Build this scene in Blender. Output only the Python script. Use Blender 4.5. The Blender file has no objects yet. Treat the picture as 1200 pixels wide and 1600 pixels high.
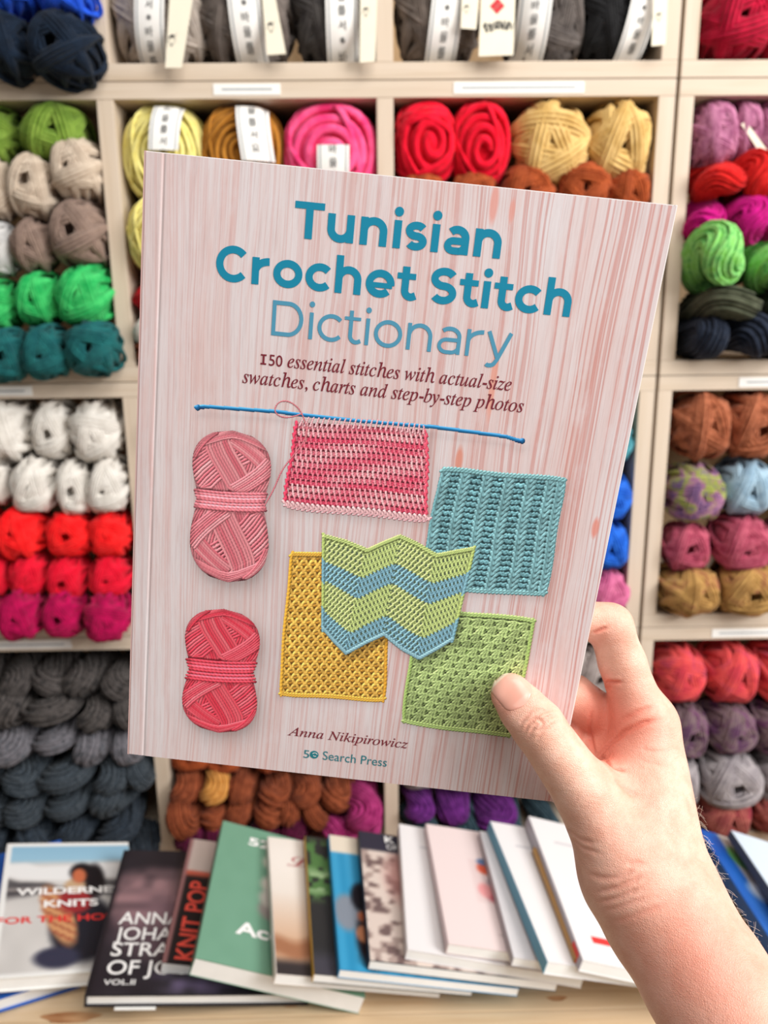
import bpy, bmesh, math, random
import numpy as np
from mathutils import Matrix, Vector
from mathutils.bvhtree import BVHTree
import openvdb

random.seed(7)
rng = np.random.default_rng(7)
scene = bpy.context.scene
COL = scene.collection

# ------------------------------------------------------------------ camera, world, lights, exposure
FPX = 1250.0                       # focal length in pixels of the 1200 x 1600 frame
CAM_H = 1.55
CM = np.array([[0.99979, -0.01442, 0.01483], [-0.01783, -0.23783, 0.97114], [-0.01047, -0.9712, -0.23804]])  # camera (right, down, forward) -> world
cam_d = bpy.data.cameras.new('camera')
cam_d.sensor_fit = 'VERTICAL'; cam_d.sensor_height = 36.0; cam_d.sensor_width = 27.0
cam_d.lens = FPX / 1600 * 36.0
cam_d.clip_start = 0.02; cam_d.clip_end = 50
cam_d.dof.use_dof = True; cam_d.dof.focus_distance = 0.358; cam_d.dof.aperture_fstop = 10.5
cam = bpy.data.objects.new('camera', cam_d); COL.objects.link(cam)
mw = Matrix.Identity(4)
for i in range(3):
    mw[i][0] = CM[i, 0]; mw[i][1] = -CM[i, 1]; mw[i][2] = -CM[i, 2]
mw[2][3] = CAM_H
cam.matrix_world = mw
scene.camera = cam

world = bpy.data.worlds.new('room_light'); scene.world = world; world.use_nodes = True
world.node_tree.nodes['Background'].inputs[0].default_value = (1.0, 0.985, 0.96, 1)
world.node_tree.nodes['Background'].inputs[1].default_value = 0.29

def area(name, loc, target, sx, sy, energy, color=(1, 1, 1)):
    l = bpy.data.lights.new(name, 'AREA'); l.shape = 'RECTANGLE'; l.size = sx; l.size_y = sy; l.energy = energy; l.color = color
    o = bpy.data.objects.new(name, l); COL.objects.link(o); o.location = loc
    o.rotation_euler = (Vector(target) - Vector(loc)).to_track_quat('-Z', 'Y').to_euler()
    return o
area('assumed_key_light', (2.3, -0.7, 2.5), (0, 0.8, 1.35), 1.4, 1.4, 98, (1.0, 0.99, 0.97))  # unseen key lamp, assumed at the upper right; no window is built
area('added_overhead_light', (0.7, -0.4, 3.2), (0.0, 1.1, 1.2), 1.8, 1.2, 48, (1.0, 0.97, 0.92))  # unseen overhead lamp, added for its light; no ceiling is built

vs = scene.view_settings
vs.view_transform = 'Standard'; vs.look = 'None'; vs.exposure = 0.0; vs.gamma = 1.0; vs.use_curve_mapping = False

# ------------------------------------------------------------------ measuring helpers: a sight line met with a real plane
def ray(px, py):
    return CM @ np.array([(px - 600) / FPX, (py - 800) / FPX, 1.0])
def on_y(px, py, Y):
    d = ray(px, py); p = d * (Y / d[1]); return np.array([p[0], p[1], p[2] + CAM_H])
def on_z(px, py, z):
    d = ray(px, py); p = d * ((z - CAM_H) / d[2]); return np.array([p[0], p[1], p[2] + CAM_H])
def at_depth(px, py, dep):
    p = ray(px, py) * dep; return np.array([p[0], p[1], p[2] + CAM_H])
def depth_of(p):
    return float(CM[:, 2] @ (np.asarray(p) - [0, 0, CAM_H]))

def lin(c):
    c = np.asarray(c, dtype=float)
    if c.max() > 1.0: c = c / 255.0
    return np.where(c <= 0.04045, c / 12.92, ((c + 0.055) / 1.055) ** 2.4)
def rgba(c):
    l = lin(c); return (float(l[0]), float(l[1]), float(l[2]), 1.0)

# ------------------------------------------------------------------ object helpers
def tag(o, label=None, cat=None, group=None, kind=None):
    if label: o['label'] = label
    if cat: o['category'] = cat
    if group: o['group'] = group
    if kind: o['kind'] = kind
    return o
def empty(name, mat=None, loc=None):
    o = bpy.data.objects.new(name, None); COL.objects.link(o); o.empty_display_size = 0.02
    if mat is not None: o.matrix_world = mat
    if loc is not None: o.location = loc
    return o
def link_mesh(name, me, mat=None, parent=None):
    o = bpy.data.objects.new(name, me); COL.objects.link(o)
    if mat is not None and len(me.materials) == 0: me.materials.append(mat)
    if parent is not None: o.parent = parent
    return o
def mesh_from(name, verts, faces, smooth=False):
    me = bpy.data.meshes.new(name); me.from_pydata([tuple(map(float, v)) for v in verts], [], [tuple(map(int, f)) for f in faces]); me.update()
    if smooth: me.polygons.foreach_set('use_smooth', [True] * len(me.polygons))
    return me
def quads_mesh(name, V, F, smooth=False):
    """fast mesh from numpy arrays: V (n,3), F (m,4)"""
    me = bpy.data.meshes.new(name)
    me.vertices.add(len(V)); me.vertices.foreach_set('co', np.ascontiguousarray(V, dtype=np.float32).ravel())
    me.loops.add(F.size); me.loops.foreach_set('vertex_index', np.ascontiguousarray(F, dtype=np.int32).ravel())
    me.polygons.add(len(F)); me.polygons.foreach_set('loop_start', np.arange(0, F.size, 4, dtype=np.int32))
    if smooth: me.polygons.foreach_set('use_smooth', np.ones(len(F), dtype=bool))
    me.update(); me.validate()
    return me
def box_bm(bm, x0, x1, y0, y1, z0, z1, bev=0.0):
    r = bmesh.ops.create_cube(bm, size=1.0)
    for v in r['verts']:
        v.co = Vector(((x0 + x1) / 2 + v.co.x * (x1 - x0), (y0 + y1) / 2 + v.co.y * (y1 - y0), (z0 + z1) / 2 + v.co.z * (z1 - z0)))
    if bev > 0:
        es = list({e for v in r['verts'] for e in v.link_edges})
        bmesh.ops.bevel(bm, geom=es, offset=bev, segments=2, affect='EDGES', profile=0.6)
def box(name, x0, x1, y0, y1, z0, z1, mat, parent=None, bev=0.0):
    bm = bmesh.new(); box_bm(bm, x0, x1, y0, y1, z0, z1, bev)
    me = bpy.data.meshes.new(name); bm.to_mesh(me); bm.free()
    return link_mesh(name, me, mat, parent)
def color_attr(me, cols, name='print'):
    a = me.color_attributes.new(name, 'FLOAT_COLOR', 'POINT')
    c = np.ones((len(cols), 4), dtype=np.float32); c[:, :3] = cols
    a.data.foreach_set('color', c.ravel())

# ------------------------------------------------------------------ material helpers
def new_mat(name, rough=0.6, spec=0.3):
    m = bpy.data.materials.new(name); m.use_nodes = True
    b = m.node_tree.nodes['Principled BSDF']; b.inputs['Roughness'].default_value = rough
    b.inputs['Specular IOR Level'].default_value = spec
    return m, m.node_tree, b
def N(nt, typ, **kw):
    n = nt.nodes.new(typ)
    for k, v in kw.items(): setattr(n, k, v)
    return n
def mixc(nt, fac, a, b, blend='MIX'):
    n = N(nt, 'ShaderNodeMix', data_type='RGBA', blend_type=blend)
    for s, v in ((0, fac), (6, a), (7, b)):
        if hasattr(v, 'is_linked') or hasattr(v, 'links'): nt.links.new(v, n.inputs[s])
        elif s == 0: n.inputs[0].default_value = v
        else: n.inputs[s].default_value = v if len(v) == 4 else (*v, 1)
    return n.outputs[2]
def noise(nt, vec, scale, detail=4, rough=0.55, mapscale=None, dist=0.0):
    if mapscale is not None:
        mp = N(nt, 'ShaderNodeMapping'); mp.inputs['Scale'].default_value = mapscale; nt.links.new(vec, mp.inputs['Vector']); vec = mp.outputs[0]
    n = N(nt, 'ShaderNodeTexNoise'); n.inputs['Scale'].default_value = scale; n.inputs['Detail'].default_value = detail
    n.inputs['Roughness'].default_value = rough; n.inputs['Distortion'].default_value = dist
    nt.links.new(vec, n.inputs['Vector']); return n.outputs['Fac']
def ramp(nt, fac, stops):
    n = N(nt, 'ShaderNodeValToRGB'); e = n.color_ramp.elements
    while len(e) < len(stops): e.new(0.5)
    for i, (p, c) in enumerate(stops):
        e[i].position = p; e[i].color = c if len(c) == 4 else (*c, 1)
    nt.links.new(fac, n.inputs[0]); return n.outputs[0]
def bump(nt, b, h, strength=0.3, dist=0.001):
    n = N(nt, 'ShaderNodeBump'); n.inputs['Strength'].default_value = strength; n.inputs['Distance'].default_value = dist
    nt.links.new(h, n.inputs['Height']); nt.links.new(n.outputs[0], b.inputs['Normal'])
def plain(name, c, rough=0.6, spec=0.3, var=0.0):
    m, nt, b = new_mat(name, rough, spec)
    if var > 0:
        tc = N(nt, 'ShaderNodeTexCoord')
        f = noise(nt, tc.outputs['Object'], 60, 4)
        c2 = tuple(np.clip(np.asarray(c, float) * (1 - var), 0, 255))
        nt.links.new(mixc(nt, f, rgba(c), rgba(c2)), b.inputs['Base Color'])
    else:
        b.inputs['Base Color'].default_value = rgba(c)
    return m
def print_mat(name, rough=0.4, spec=0.3, attr='print'):
    m, nt, b = new_mat(name, rough, spec)
    a = N(nt, 'ShaderNodeAttribute', attribute_name=attr)
    nt.links.new(a.outputs['Color'], b.inputs['Base Color'])
    return m
def wood_mat(name, c1, c2, c3, axis='x', rough=0.55):
    m, nt, b = new_mat(name, rough, 0.25)
    tc = N(nt, 'ShaderNodeTexCoord'); v = tc.outputs['Object']
    ms = {'x': (1.2, 26, 26), 'z': (26, 26, 1.2), 'y': (26, 1.2, 26)}[axis]
    g = noise(nt, v, 3.0, 5, 0.6, ms, 0.4)
    g2 = noise(nt, v, 9.0, 3, 0.6, ms)
    base = ramp(nt, g, [(0.3, rgba(c1)), (0.55, rgba(c2)), (0.75, rgba(c3))])
    nt.links.new(mixc(nt, 0.18, base, mixc(nt, g2, rgba(c3), rgba(c1))), b.inputs['Base Color'])
    bump(nt, b, g2, 0.15, 0.0008)
    return m
def yarn_mat(name, cols, scale=3.0, rough=0.85, fleck=None, sheen=0.06):
    m, nt, b = new_mat(name, rough, 0.12)
    b.inputs['Sheen Weight'].default_value = sheen; b.inputs['Sheen Roughness'].default_value = 0.5
    tc = N(nt, 'ShaderNodeTexCoord'); v = tc.outputs['Object']
    f = noise(nt, v, scale, 2, 0.5, None, 0.4)
    if len(cols) == 1:
        c = np.asarray(cols[0], float); cols = [tuple(np.clip(c * 0.86, 0, 255)), tuple(np.clip(c * 1.06, 0, 255))]
    st = [(0.34 + 0.32 * i / (len(cols) - 1), rgba(c)) for i, c in enumerate(cols)]
    base = ramp(nt, f, st)
    if fleck is not None:
        fl = noise(nt, v, 26, 2, 0.5)
        base = mixc(nt, ramp(nt, fl, [(0.60, (0, 0, 0)), (0.66, (1, 1, 1))]), base, rgba(fleck))
    nt.links.new(base, b.inputs['Base Color'])
    h = noise(nt, v, 30, 2, 0.5); bump(nt, b, h, 0.18, 0.01)
    return m

M = {}
M['birch'] = wood_mat('birch_shelf_wood', (208, 193, 176), (201, 184, 165), (188, 168, 145), 'x')
M['birch_upright'] = wood_mat('birch_upright_wood', (208, 193, 176), (202, 185, 166), (189, 169, 146), 'z')
M['birch_inside'] = wood_mat('birch_back_wood', (206, 176, 138), (196, 164, 124), (182, 148, 108), 'z')
M['table'] = wood_mat('pale_table_wood', (224, 200, 168), (214, 186, 150), (190, 152, 112), 'x', 0.45)
M['floor'] = wood_mat('floor_wood', (176, 150, 122), (160, 134, 106), (140, 114, 88), 'x', 0.5)
M['wall'] = plain('white_wall_paint', (226, 222, 214), 0.8, 0.2, 0.04)
M['paper'] = plain('white_paper', (236, 234, 230), 0.7, 0.2, 0.03)
M['cream'] = plain('cream_card', (232, 224, 204), 0.75, 0.2, 0.04)
M['ink'] = plain('black_ink', (38, 40, 42), 0.6)
M['greyink'] = plain('grey_ink', (150, 156, 160), 0.6)
M['redink'] = plain('red_ink', (196, 44, 52), 0.6)
M['print'] = print_mat('printed_paper', 0.42, 0.3)
M['pages'] = plain('book_page_edges', (238, 237, 235), 0.8, 0.15, 0.05)

# ------------------------------------------------------------------ lettering (flat print, real outlines)
_txt = {}
def text_geo(s, bold=0.0, shear=0.0):
    """vertices (n,2) and faces of a filled text, unit size"""
    key = (s, bold, shear)
    if key in _txt: return _txt[key]
    c = bpy.data.curves.new('lettering', 'FONT'); c.body = s; c.size = 1.0; c.offset = bold; c.shear = shear; c.resolution_u = 4
    o = bpy.data.objects.new('lettering', c); COL.objects.link(o)
    bpy.context.view_layer.update()
    me = bpy.data.meshes.new_from_object(o.evaluated_get(bpy.context.evaluated_depsgraph_get()))
    V = np.zeros(len(me.vertices) * 3, dtype=np.float32); me.vertices.foreach_get('co', V); V = V.reshape(-1, 3)[:, :2].copy()
    F = [tuple(p.vertices) for p in me.polygons]
    bpy.data.objects.remove(o); bpy.data.curves.remove(c); bpy.data.meshes.remove(me)
    _txt[key] = (V, F); return V, F
def fit_text(s, x0, x1, yb, yt=None, ref=None, bold=0.0, shear=0.0, rot=False):
    """text scaled to run from x0 to x1 on the baseline yb; yt = height of the letter ref's top"""
    V, F = text_geo(s, bold, shear)
    V = V.copy(); mn = V.min(0); mx = V.max(0)
    sx = (x1 - x0) / (mx[0] - mn[0])
    top = text_geo(ref, bold, shear)[0][:, 1].max() if ref else mx[1]
    sy = sx if yt is None else (yt - yb) / top
    V[:, 0] = x0 + (V[:, 0] - mn[0]) * sx; V[:, 1] = yb + V[:, 1] * sy
    return V, F
def flat_mesh(name, V2, F, z, mat, parent):
    V = np.c_[V2, np.full(len(V2), z)]
    return link_mesh(name, mesh_from(name, V, F), mat, parent)

# ================================================================== the setting
YS = 1.27                                   # plane of the shelf fronts
tag(box('floor', -2.2, 2.4, -2.5, 1.72, -0.05, 0.0, M['floor']), kind='structure')
tag(box('wall_back', -2.2, 2.4, 1.66, 1.76, 0.0, 2.9, M['wall']), kind='structure')

SEAMS = [2.308, 1.881, 1.4535, 1.0285, 0.602, 0.1755]
BT = 0.023
ROWN = ['topmost row', 'second row from the top', 'third row from the top', 'fourth row from the top', 'lowest row, behind the table']
shelf_boxes = {}
def shelf_box(k, x0, ups, label):
    z1, z0 = SEAMS[k] - 0.0006, SEAMS[k + 1] + 0.0006
    x1 = ups[-1][1]
    e = empty('shelf_box', loc=(x0, YS, z0)); tag(e, label, 'shelf', 'pale wooden shelf boxes')
    def part(name, a, b, c, d, f, g, m): return box(name, a - x0, b - x0, c - YS, d - YS, f - z0, g - z0, m, e, 0.0012)
    part('bottom_board', x0, x1, YS, 1.60, z0, z0 + BT, M['birch'])
    part('top_board', x0, x1, YS, 1.60, z1 - BT, z1, M['birch'])
    for a, b in ups: part('upright', a, b, YS + 0.0005, 1.60, z0 + BT, z1 - BT, M['birch_upright'])
    part('back_panel', x0 + 0.002, x1 - 0.002, 1.60, 1.608, z0 + 0.002, z1 - 0.002, M['birch_inside'])
    shelf_boxes[(k, 0 if x0 < 0.4 else 1)] = e
    return e
UPC = [(-0.795, -0.7705), (-0.390, -0.3655), (0.015, 0.0395), (0.427, 0.4515)]
UPR = [(0.457, 0.4795), (0.862, 0.8845)]
for k in range(5):
    shelf_box(k, -0.795, UPC, 'pale birch wide shelf box with three bays, ' + ROWN[k])
    shelf_box(k, 0.457, UPR, 'pale birch single shelf box right of the dark gap, ' + ROWN[k])
def shelf_label(k, side, pxa, pxb, py, frame_py):
    e = shelf_boxes[(k, side)]; a = on_y(pxa, py, YS - 0.001); b = on_y(pxb, py, YS - 0.001)
    o = e.location; zc = SEAMS[k] - BT / 2
    x0, x1 = a[0] - o[0], b[0] - o[0]
    l = box('paper_label', x0, x1, -0.0012, 0.0002, zc - 0.0075 - o[2], zc + 0.0075 - o[2], M['paper'], e)
    box('label_print', x0 + 0.012, x1 - 0.012, -0.0015, -0.0012, zc - 0.0012 - o[2], zc + 0.0012 - o[2], M['greyink'], l)
shelf_label(1, 0, 333, 438, 135, 0); shelf_label(1, 0, 709, 913, 133, 0)
shelf_label(2, 0, -60, 50, 609, 0); shelf_label(3, 0, -60, 112, 1009, 0)
shelf_label(2, 1, 1155, 1280, 595, 0); shelf_label(3, 1, 1113, 1240, 987, 0)

# ================================================================== yarn shapes (unit size, the wound end looks towards -Y)
def tube(pts, r, sides, closed, flat=1.0, ups=None):
    P = np.asarray(pts, float); n = len(P)
    T = (np.roll(P, -1, 0) - np.roll(P, 1, 0)) if closed else np.gradient(P, axis=0)
    T /= np.linalg.norm(T, axis=1)[:, None] + 1e-12
    ref = P / (np.linalg.norm(P, axis=1)[:, None] + 1e-9) if ups is None else ups
    B = np.cross(T, ref); B /= np.linalg.norm(B, axis=1)[:, None] + 1e-12
    U = np.cross(B, T)
    ang = np.arange(sides) * 2 * np.pi / sides
    V = (P[:, None, :] + r * (np.cos(ang)[None, :, None] * B[:, None, :] + flat * np.sin(ang)[None, :, None] * U[:, None, :])).reshape(-1, 3)
    F = []
    m = n if closed else n - 1
    i = np.arange(m)[:, None]; j = np.arange(sides)[None, :]
    a = i * sides + j; b = i * sides + (j + 1) % sides; c = ((i + 1) % n) * sides + (j + 1) % sides; d = ((i + 1) % n) * sides + j
    F = np.stack([a, b, c, d], -1).reshape(-1, 4)
    return V, F
class Geo:
    def __init__(s): s.V = []; s.F = []; s.n = 0
    def add(s, V, F): s.V.append(np.asarray(V, float)); s.F.append(np.asarray(F) + s.n); s.n += len(V)
    def mesh(s, name, smooth=True): return quads_mesh(name, np.concatenate(s.V), np.concatenate(s.F), smooth)
def sphere_grid(nu, nv, r):
    th = np.linspace(0.02, np.pi - 0.02, nv); ph = np.arange(nu) * 2 * np.pi / nu
    V = np.stack([np.outer(np.sin(th), np.cos(ph)), np.outer(-np.cos(th), np.ones(nu)), np.outer(np.sin(th), np.sin(ph))], -1).reshape(-1, 3) * r
    i = np.arange(nv - 1)[:, None]; j = np.arange(nu)[None, :]
    F = np.stack([i * nu + j, i * nu + (j + 1) % nu, (i + 1) * nu + (j + 1) % nu, (i + 1) * nu + j], -1).reshape(-1, 4)
    return V, F
def squash(V, p=2.6):
    """sphere -> slightly barrel-shaped skein"""
    d = np.linalg.norm(V, axis=1) + 1e-9; u = V / d[:, None]
    k = (np.abs(u[:, 0]) ** p + np.abs(u[:, 1]) ** p + np.abs(u[:, 2]) ** p) ** (-1 / p)
    return u * (d * (1 + (k - 1) * 0.8))[:, None]
def yarn_ball_mesh(seed, nb=14, m=5, sr=0.062, amin=10, amax=30, seg=30):
    r = np.random.default_rng(seed); g = Geo()
    V, F = sphere_grid(24, 16, 0.82); dist = np.hypot(V[:, 0], V[:, 2])
    V[(dist < 0.26) & (V[:, 1] < 0), 1] *= 0.62                           # the centre-pull hole
    g.add(squash(V), F)
    for b in range(nb):
        az = b * 2.39996 + r.uniform(-0.3, 0.3)
        al = math.radians(r.uniform(amin, amax)); R = 0.80 + 0.15 * b / nb
        for q in range(m):
            o = q - (m - 1) / 2
            a = al + o * sr * 1.7
            n = np.array([math.cos(a) * math.cos(az), math.sin(a), math.cos(a) * math.sin(az)])
            e1 = np.cross(n, [0, 1, 0.01]); e1 /= np.linalg.norm(e1); e2 = np.cross(n, e1)
            t = np.arange(seg) * 2 * np.pi / seg
            P = (np.cos(t)[:, None] * e1 + np.sin(t)[:, None] * e2) * (R + 0.065 * (1 - (2 * o / m) ** 2) + 0.008 * r.normal())
            V, F = tube(squash(P), sr, 4, True, 0.8); g.add(V, F)
    return g.mesh('yarn_ball')
def yarn_cake_mesh(seed, sr=0.10, turns=9, off=(0.08, -0.12)):
    """roving wound round and round: a spiral on the front end, rings over the sides"""
    r = np.random.default_rng(seed); g = Geo(); V, F = sphere_grid(20, 14, 0.86); g.add(squash(V), F)
    n = int(turns * 30); t = np.linspace(0, 1, n); phi = t * turns * 2 * np.pi + seed; th = 0.16 + t * 2.3
    ph2 = phi; wob = 1 + 0.03 * np.sin(phi * 0.37 + seed) + 0.02 * np.sin(phi * 1.7)
    P = np.stack([np.sin(th) * np.cos(ph2), -np.cos(th), np.sin(th) * np.sin(ph2)], 1) * (0.93 * wob)[:, None]
    P[:, 0] += off[0] * np.clip(1 - th, 0, 1); P[:, 2] += off[1] * np.clip(1 - th, 0, 1)
    V, F = tube(squash(P), sr, 6, False, 0.9); g.add(V, F)
    for k in range(5):                                                     # a few strands thrown across
        az = r.uniform(0, 6.28); a = math.radians(r.uniform(28, 50)); nn = np.array([math.cos(a) * math.cos(az), math.sin(a), math.cos(a) * math.sin(az)])
        e1 = np.cross(nn, [0, 1, 0.01]); e1 /= np.linalg.norm(e1); e2 = np.cross(nn, e1); tt = np.arange(32) * 2 * np.pi / 32
        V, F = tube(squash((np.cos(tt)[:, None] * e1 + np.sin(tt)[:, None] * e2) * 0.99), sr * 0.8, 5, True, 0.7); g.add(V, F)
    return g.mesh('yarn_cake')
def yarn_hank_mesh(seed, twist=1.5, L=1.5, lobe=0.46, ring=0.43):
    r = np.random.default_rng(int(seed * 10)); g = Geo()
    def strand(ox, oz, rad):
        y = np.linspace(0.9, -L + 0.5, 14); P = []
        for yy in y: P.append((lobe + ox, yy, oz))
        R = lobe + ox
        for t in np.linspace(0, np.pi, 12)[1:-1]: P.append((R * math.cos(t), -L + 0.5 - max(R, 0.12) * 0.85 * math.sin(t), oz * math.cos(t * 0.0)))
        for yy in y[::-1]: P.append((-(lobe + ox), yy, oz))
        P = np.array(P); th = (P[:, 1] + L) * twist + seed
        Q = np.stack([P[:, 0] * np.cos(th) - P[:, 2] * np.sin(th), P[:, 1], P[:, 0] * np.sin(th) + P[:, 2] * np.cos(th)], 1)
        V, F = tube(Q, rad, 5, False, 1.0, ups=np.tile([0.03, 0.02, 1.0], (len(Q), 1))); g.add(V, F)
    strand(0, 0, ring - 0.03)
    for i in range(18):
        a = i * 2 * np.pi / 18; q = ring + 0.04 * r.normal()
        strand(q * math.cos(a), q * math.sin(a), 0.088)
    for i in range(8):
        a = r.uniform(0, 6.28); strand((ring + 0.07) * math.cos(a), (ring + 0.07) * math.sin(a), 0.06)
    return g.mesh('yarn_hank')
BALLS = [yarn_ball_mesh(s, nb=10 + s % 3, m=5, amin=(21, 15, 18, 13)[s % 4], amax=(36, 32, 30, 34)[s % 4]) for s in range(8)]
BIG = [yarn_ball_mesh(20 + s, nb=18, m=8, sr=0.036, amin=14, amax=34, seg=36) for s in range(3)]
SPIRAL = [yarn_cake_mesh(s, 0.10 + 0.01 * s, 9 - s, ((0.10, -0.10), (-0.05, -0.16), (0.06, 0.02))[s]) for s in range(3)]
CAKE = [yarn_cake_mesh(5 + s, 0.06, 15, (0.05, -0.03)) for s in range(2)]
HANKS = [yarn_hank_mesh(s * 1.3 + 0.3, tw, 1.5, 0.40, 0.50) for s, tw in enumerate((1.4, 1.9, 1.1, 1.6, 2.1))]
SKEINS = [yarn_hank_mesh(s * 0.9 + 6.3, tw, 1.5, 0.27, 0.58) for s, tw in enumerate((0.5, 0.8, 0.3, 0.6, 0.9))]

def bay_of(x):
    for (a, b), (c, d) in zip(UPC[:-1], UPC[1:]):
        if b - 0.02 < x < c + 0.02: return b, c
    return UPR[0][1], UPR[1][0]
ORD = ['first', 'second', 'third', 'fourth', 'fifth', 'sixth', 'seventh', 'eighth', 'ninth']
yarn_objects = {}
_vi = [0]
def put_yarn(name, label, cat, group, mat, kind, px, Yc=None, tilt=None, depth_k=1.35, clamp=True):
    cx, cy, rx, ry = px
    if Yc is None: Yc = YS + 0.045
    c = on_y(cx, cy, Yc); dep = depth_of(c); k = dep / FPX
    rx, rz = rx * k * 1.03, ry * k * 1.03
    rd = min(0.5 * (rx + rz) * depth_k, 0.10)
    meshes = {'ball': BALLS, 'big': BIG, 'spiral': SPIRAL, 'cake': CAKE, 'hank': HANKS, 'skein': SKEINS}[kind]
    _vi[0] += 1; me = meshes[_vi[0] % len(meshes)]
    if clamp:
        b0, b1 = bay_of(c[0])
        c[0] = min(max(c[0], b0 + rx * 0.93), b1 - rx * 0.93)
        for q in range(5):
            if SEAMS[q] > c[2] > SEAMS[q + 1]:
                c[2] = min(max(c[2], SEAMS[q + 1] + BT + rz * 0.96), SEAMS[q] - BT - rz * 0.96)
    o = bpy.data.objects.new(name, me); COL.objects.link(o)
    if len(me.materials) == 0: me.materials.append(mat)
    o.material_slots[0].link = 'OBJECT'; o.material_slots[0].material = mat
    o.location = c
    if tilt is None: o.rotation_euler = (random.uniform(-0.14, 0.14), random.uniform(-0.1, 0.1) if kind not in ('hank', 'skein') else random.uniform(-0.6, 0.6), random.uniform(-0.16, 0.16))
    else: o.rotation_euler = tilt
    o.scale = (rx, rd, rz)
    tag(o, label, cat, group)
    return o
YC = {}
def ymat(key, cols, **kw):
    if key not in YC: YC[key] = yarn_mat(key + '_yarn', cols, **kw)
    return YC[key]
def row(name, label, group, mat, kind, spots, cat='yarn ball', **kw):
    """label holds {o}: which one of its row, counted from the left"""
    out = []
    for i, s in enumerate(spots):
        o = ORD[i]
        if i == len(spots) - 1 and len(spots) > 1: o = 'rightmost'
        if i == 0 and len(spots) > 1: o = 'leftmost'
        out.append(put_yarn(name, label.format(o=o), cat, group, mat, kind, s, **kw))
    return out

# ---- left bay
row('yarn_ball', 'cobalt blue wool ball at the upper frame edge, {o} of its row', 'cobalt blue balls', ymat('cobalt', [(36, 92, 226)]), 'ball', [(22, -16, 46, 44), (108, -12, 44, 46)], Yc=YS - 0.02, clamp=False)
row('yarn_ball', 'blackish navy wool ball under the cobalt balls, {o} of its row', 'blackish navy balls', ymat('blackblue', [(14, 24, 38), (22, 36, 54)]), 'ball', [(14, 76, 45, 47), (108, 82, 50, 50)], Yc=YS - 0.025, clamp=False)
row('yarn_ball', 'olive green fuzzy wool ball on top of the beige row, {o} one', 'olive green balls', ymat('olivegreen', [(104, 136, 48), (136, 166, 70)]), 'ball', [(2, 205, 36, 44), (92, 204, 54, 45)])
row('yarn_ball', 'beige wool ball in the row under the olive green, {o} one', 'beige balls', ymat('beige', [(186, 168, 150), (206, 190, 172)]), 'ball', [(0, 297, 28, 48), (62, 296, 38, 48), (131, 270, 41, 48)], Yc=YS + 0.03)
row('yarn_ball', 'pale silver grey wool ball left of the brown taupe balls', 'silver grey balls', ymat('silver', [(190, 190, 190), (208, 206, 204)]), 'ball', [(3, 390, 28, 42)], Yc=YS + 0.025)
row('yarn_ball', 'brown taupe wool ball above the bright green row, {o} one', 'brown taupe balls', ymat('taupe', [(128, 108, 98), (150, 128, 116)]), 'ball', [(60, 385, 35, 41), (134, 370, 43, 50)], Yc=YS + 0.025)
row('yarn_ball', 'bright green wool ball above the teal row, {o} one', 'bright green balls', ymat('emerald', [(26, 162, 82), (72, 196, 110)]), 'ball', [(4, 478, 32, 40), (69, 468, 36, 41), (144, 462, 44, 47)], Yc=YS + 0.02)
row('yarn_ball', 'dark teal wool ball hanging over the shelf edge, {o} one', 'dark teal balls', ymat('darkteal', [(18, 80, 84), (32, 104, 104)]), 'ball', [(13, 555, 36, 41), (76, 550, 38, 42), (150, 546, 42, 43)], Yc=YS - 0.02, clamp=False)
W1 = ymat('offwhite', [(212, 206, 198), (230, 225, 218)])
row('yarn_ball', 'off-white wool ball in the upper white row, {o} one', 'upper white balls', W1, 'ball', [(20, 671, 43, 50), (90, 669, 31, 47), (157, 670, 41, 49)])
row('yarn_ball', 'off-white wool ball in the lower white row above the reds, {o} one', 'lower white balls', W1, 'ball', [(2, 751, 22, 36), (62, 753, 35, 45), (122, 759, 28, 44), (173, 756, 33, 45)], Yc=YS + 0.03)
row('yarn_ball', 'bright red wool ball directly under the white rows, {o} one', 'bright red balls', ymat('brightred', [(228, 14, 22), (250, 42, 42)]), 'ball', [(-22, 828, 27, 40), (41, 830, 38, 42), (114, 832, 35, 37), (178, 832, 32, 37)], Yc=YS + 0.025)
row('yarn_ball', 'crimson red wool ball between bright red and magenta rows, {o} one', 'crimson balls', ymat('crimson', [(210, 8, 42), (232, 26, 56)]), 'ball', [(-4, 893, 26, 36), (51, 894, 30, 34), (110, 898, 31, 35), (175, 897, 32, 35)], Yc=YS + 0.015)
row('yarn_ball', 'magenta wine wool ball lying on the shelf board, {o} one', 'magenta wine balls', ymat('wine', [(150, 2, 64), (190, 10, 84)]), 'ball', [(-22, 955, 28, 36), (38, 957, 37, 39), (105, 957, 30, 37), (170, 960, 35, 40)], Yc=YS - 0.02, clamp=False)
# dark pile, lower left
dk1 = ymat('charcoalbrown', [(60, 56, 54), (92, 86, 84), (44, 42, 42)], scale=5)
dk2 = ymat('greymottled', [(56, 58, 62), (120, 116, 122), (84, 86, 92)], scale=5, fleck=(150, 148, 156))
dk3 = ymat('bluecharcoal', [(36, 44, 52), (62, 70, 78), (48, 56, 64)], scale=5, fleck=(120, 128, 134))
dk4 = ymat('slate', [(30, 38, 48), (50, 60, 72)], scale=5, fleck=(104, 112, 120))
def pile(mat, label, group, spots, Yc, kind='skein', **kw):
    row('yarn_hank', label, group, mat, kind, spots, cat='yarn skein', Yc=Yc, **kw)
pile(dk1, 'brownish charcoal skein at the top of the dark pile, {o} of its layer', 'top layer of the dark skein pile', [(-18, 1050, 36, 30), (40, 1046, 36, 26), (96, 1042, 32, 26), (152, 1044, 36, 26), (206, 1046, 34, 27)], YS + 0.06)
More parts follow.
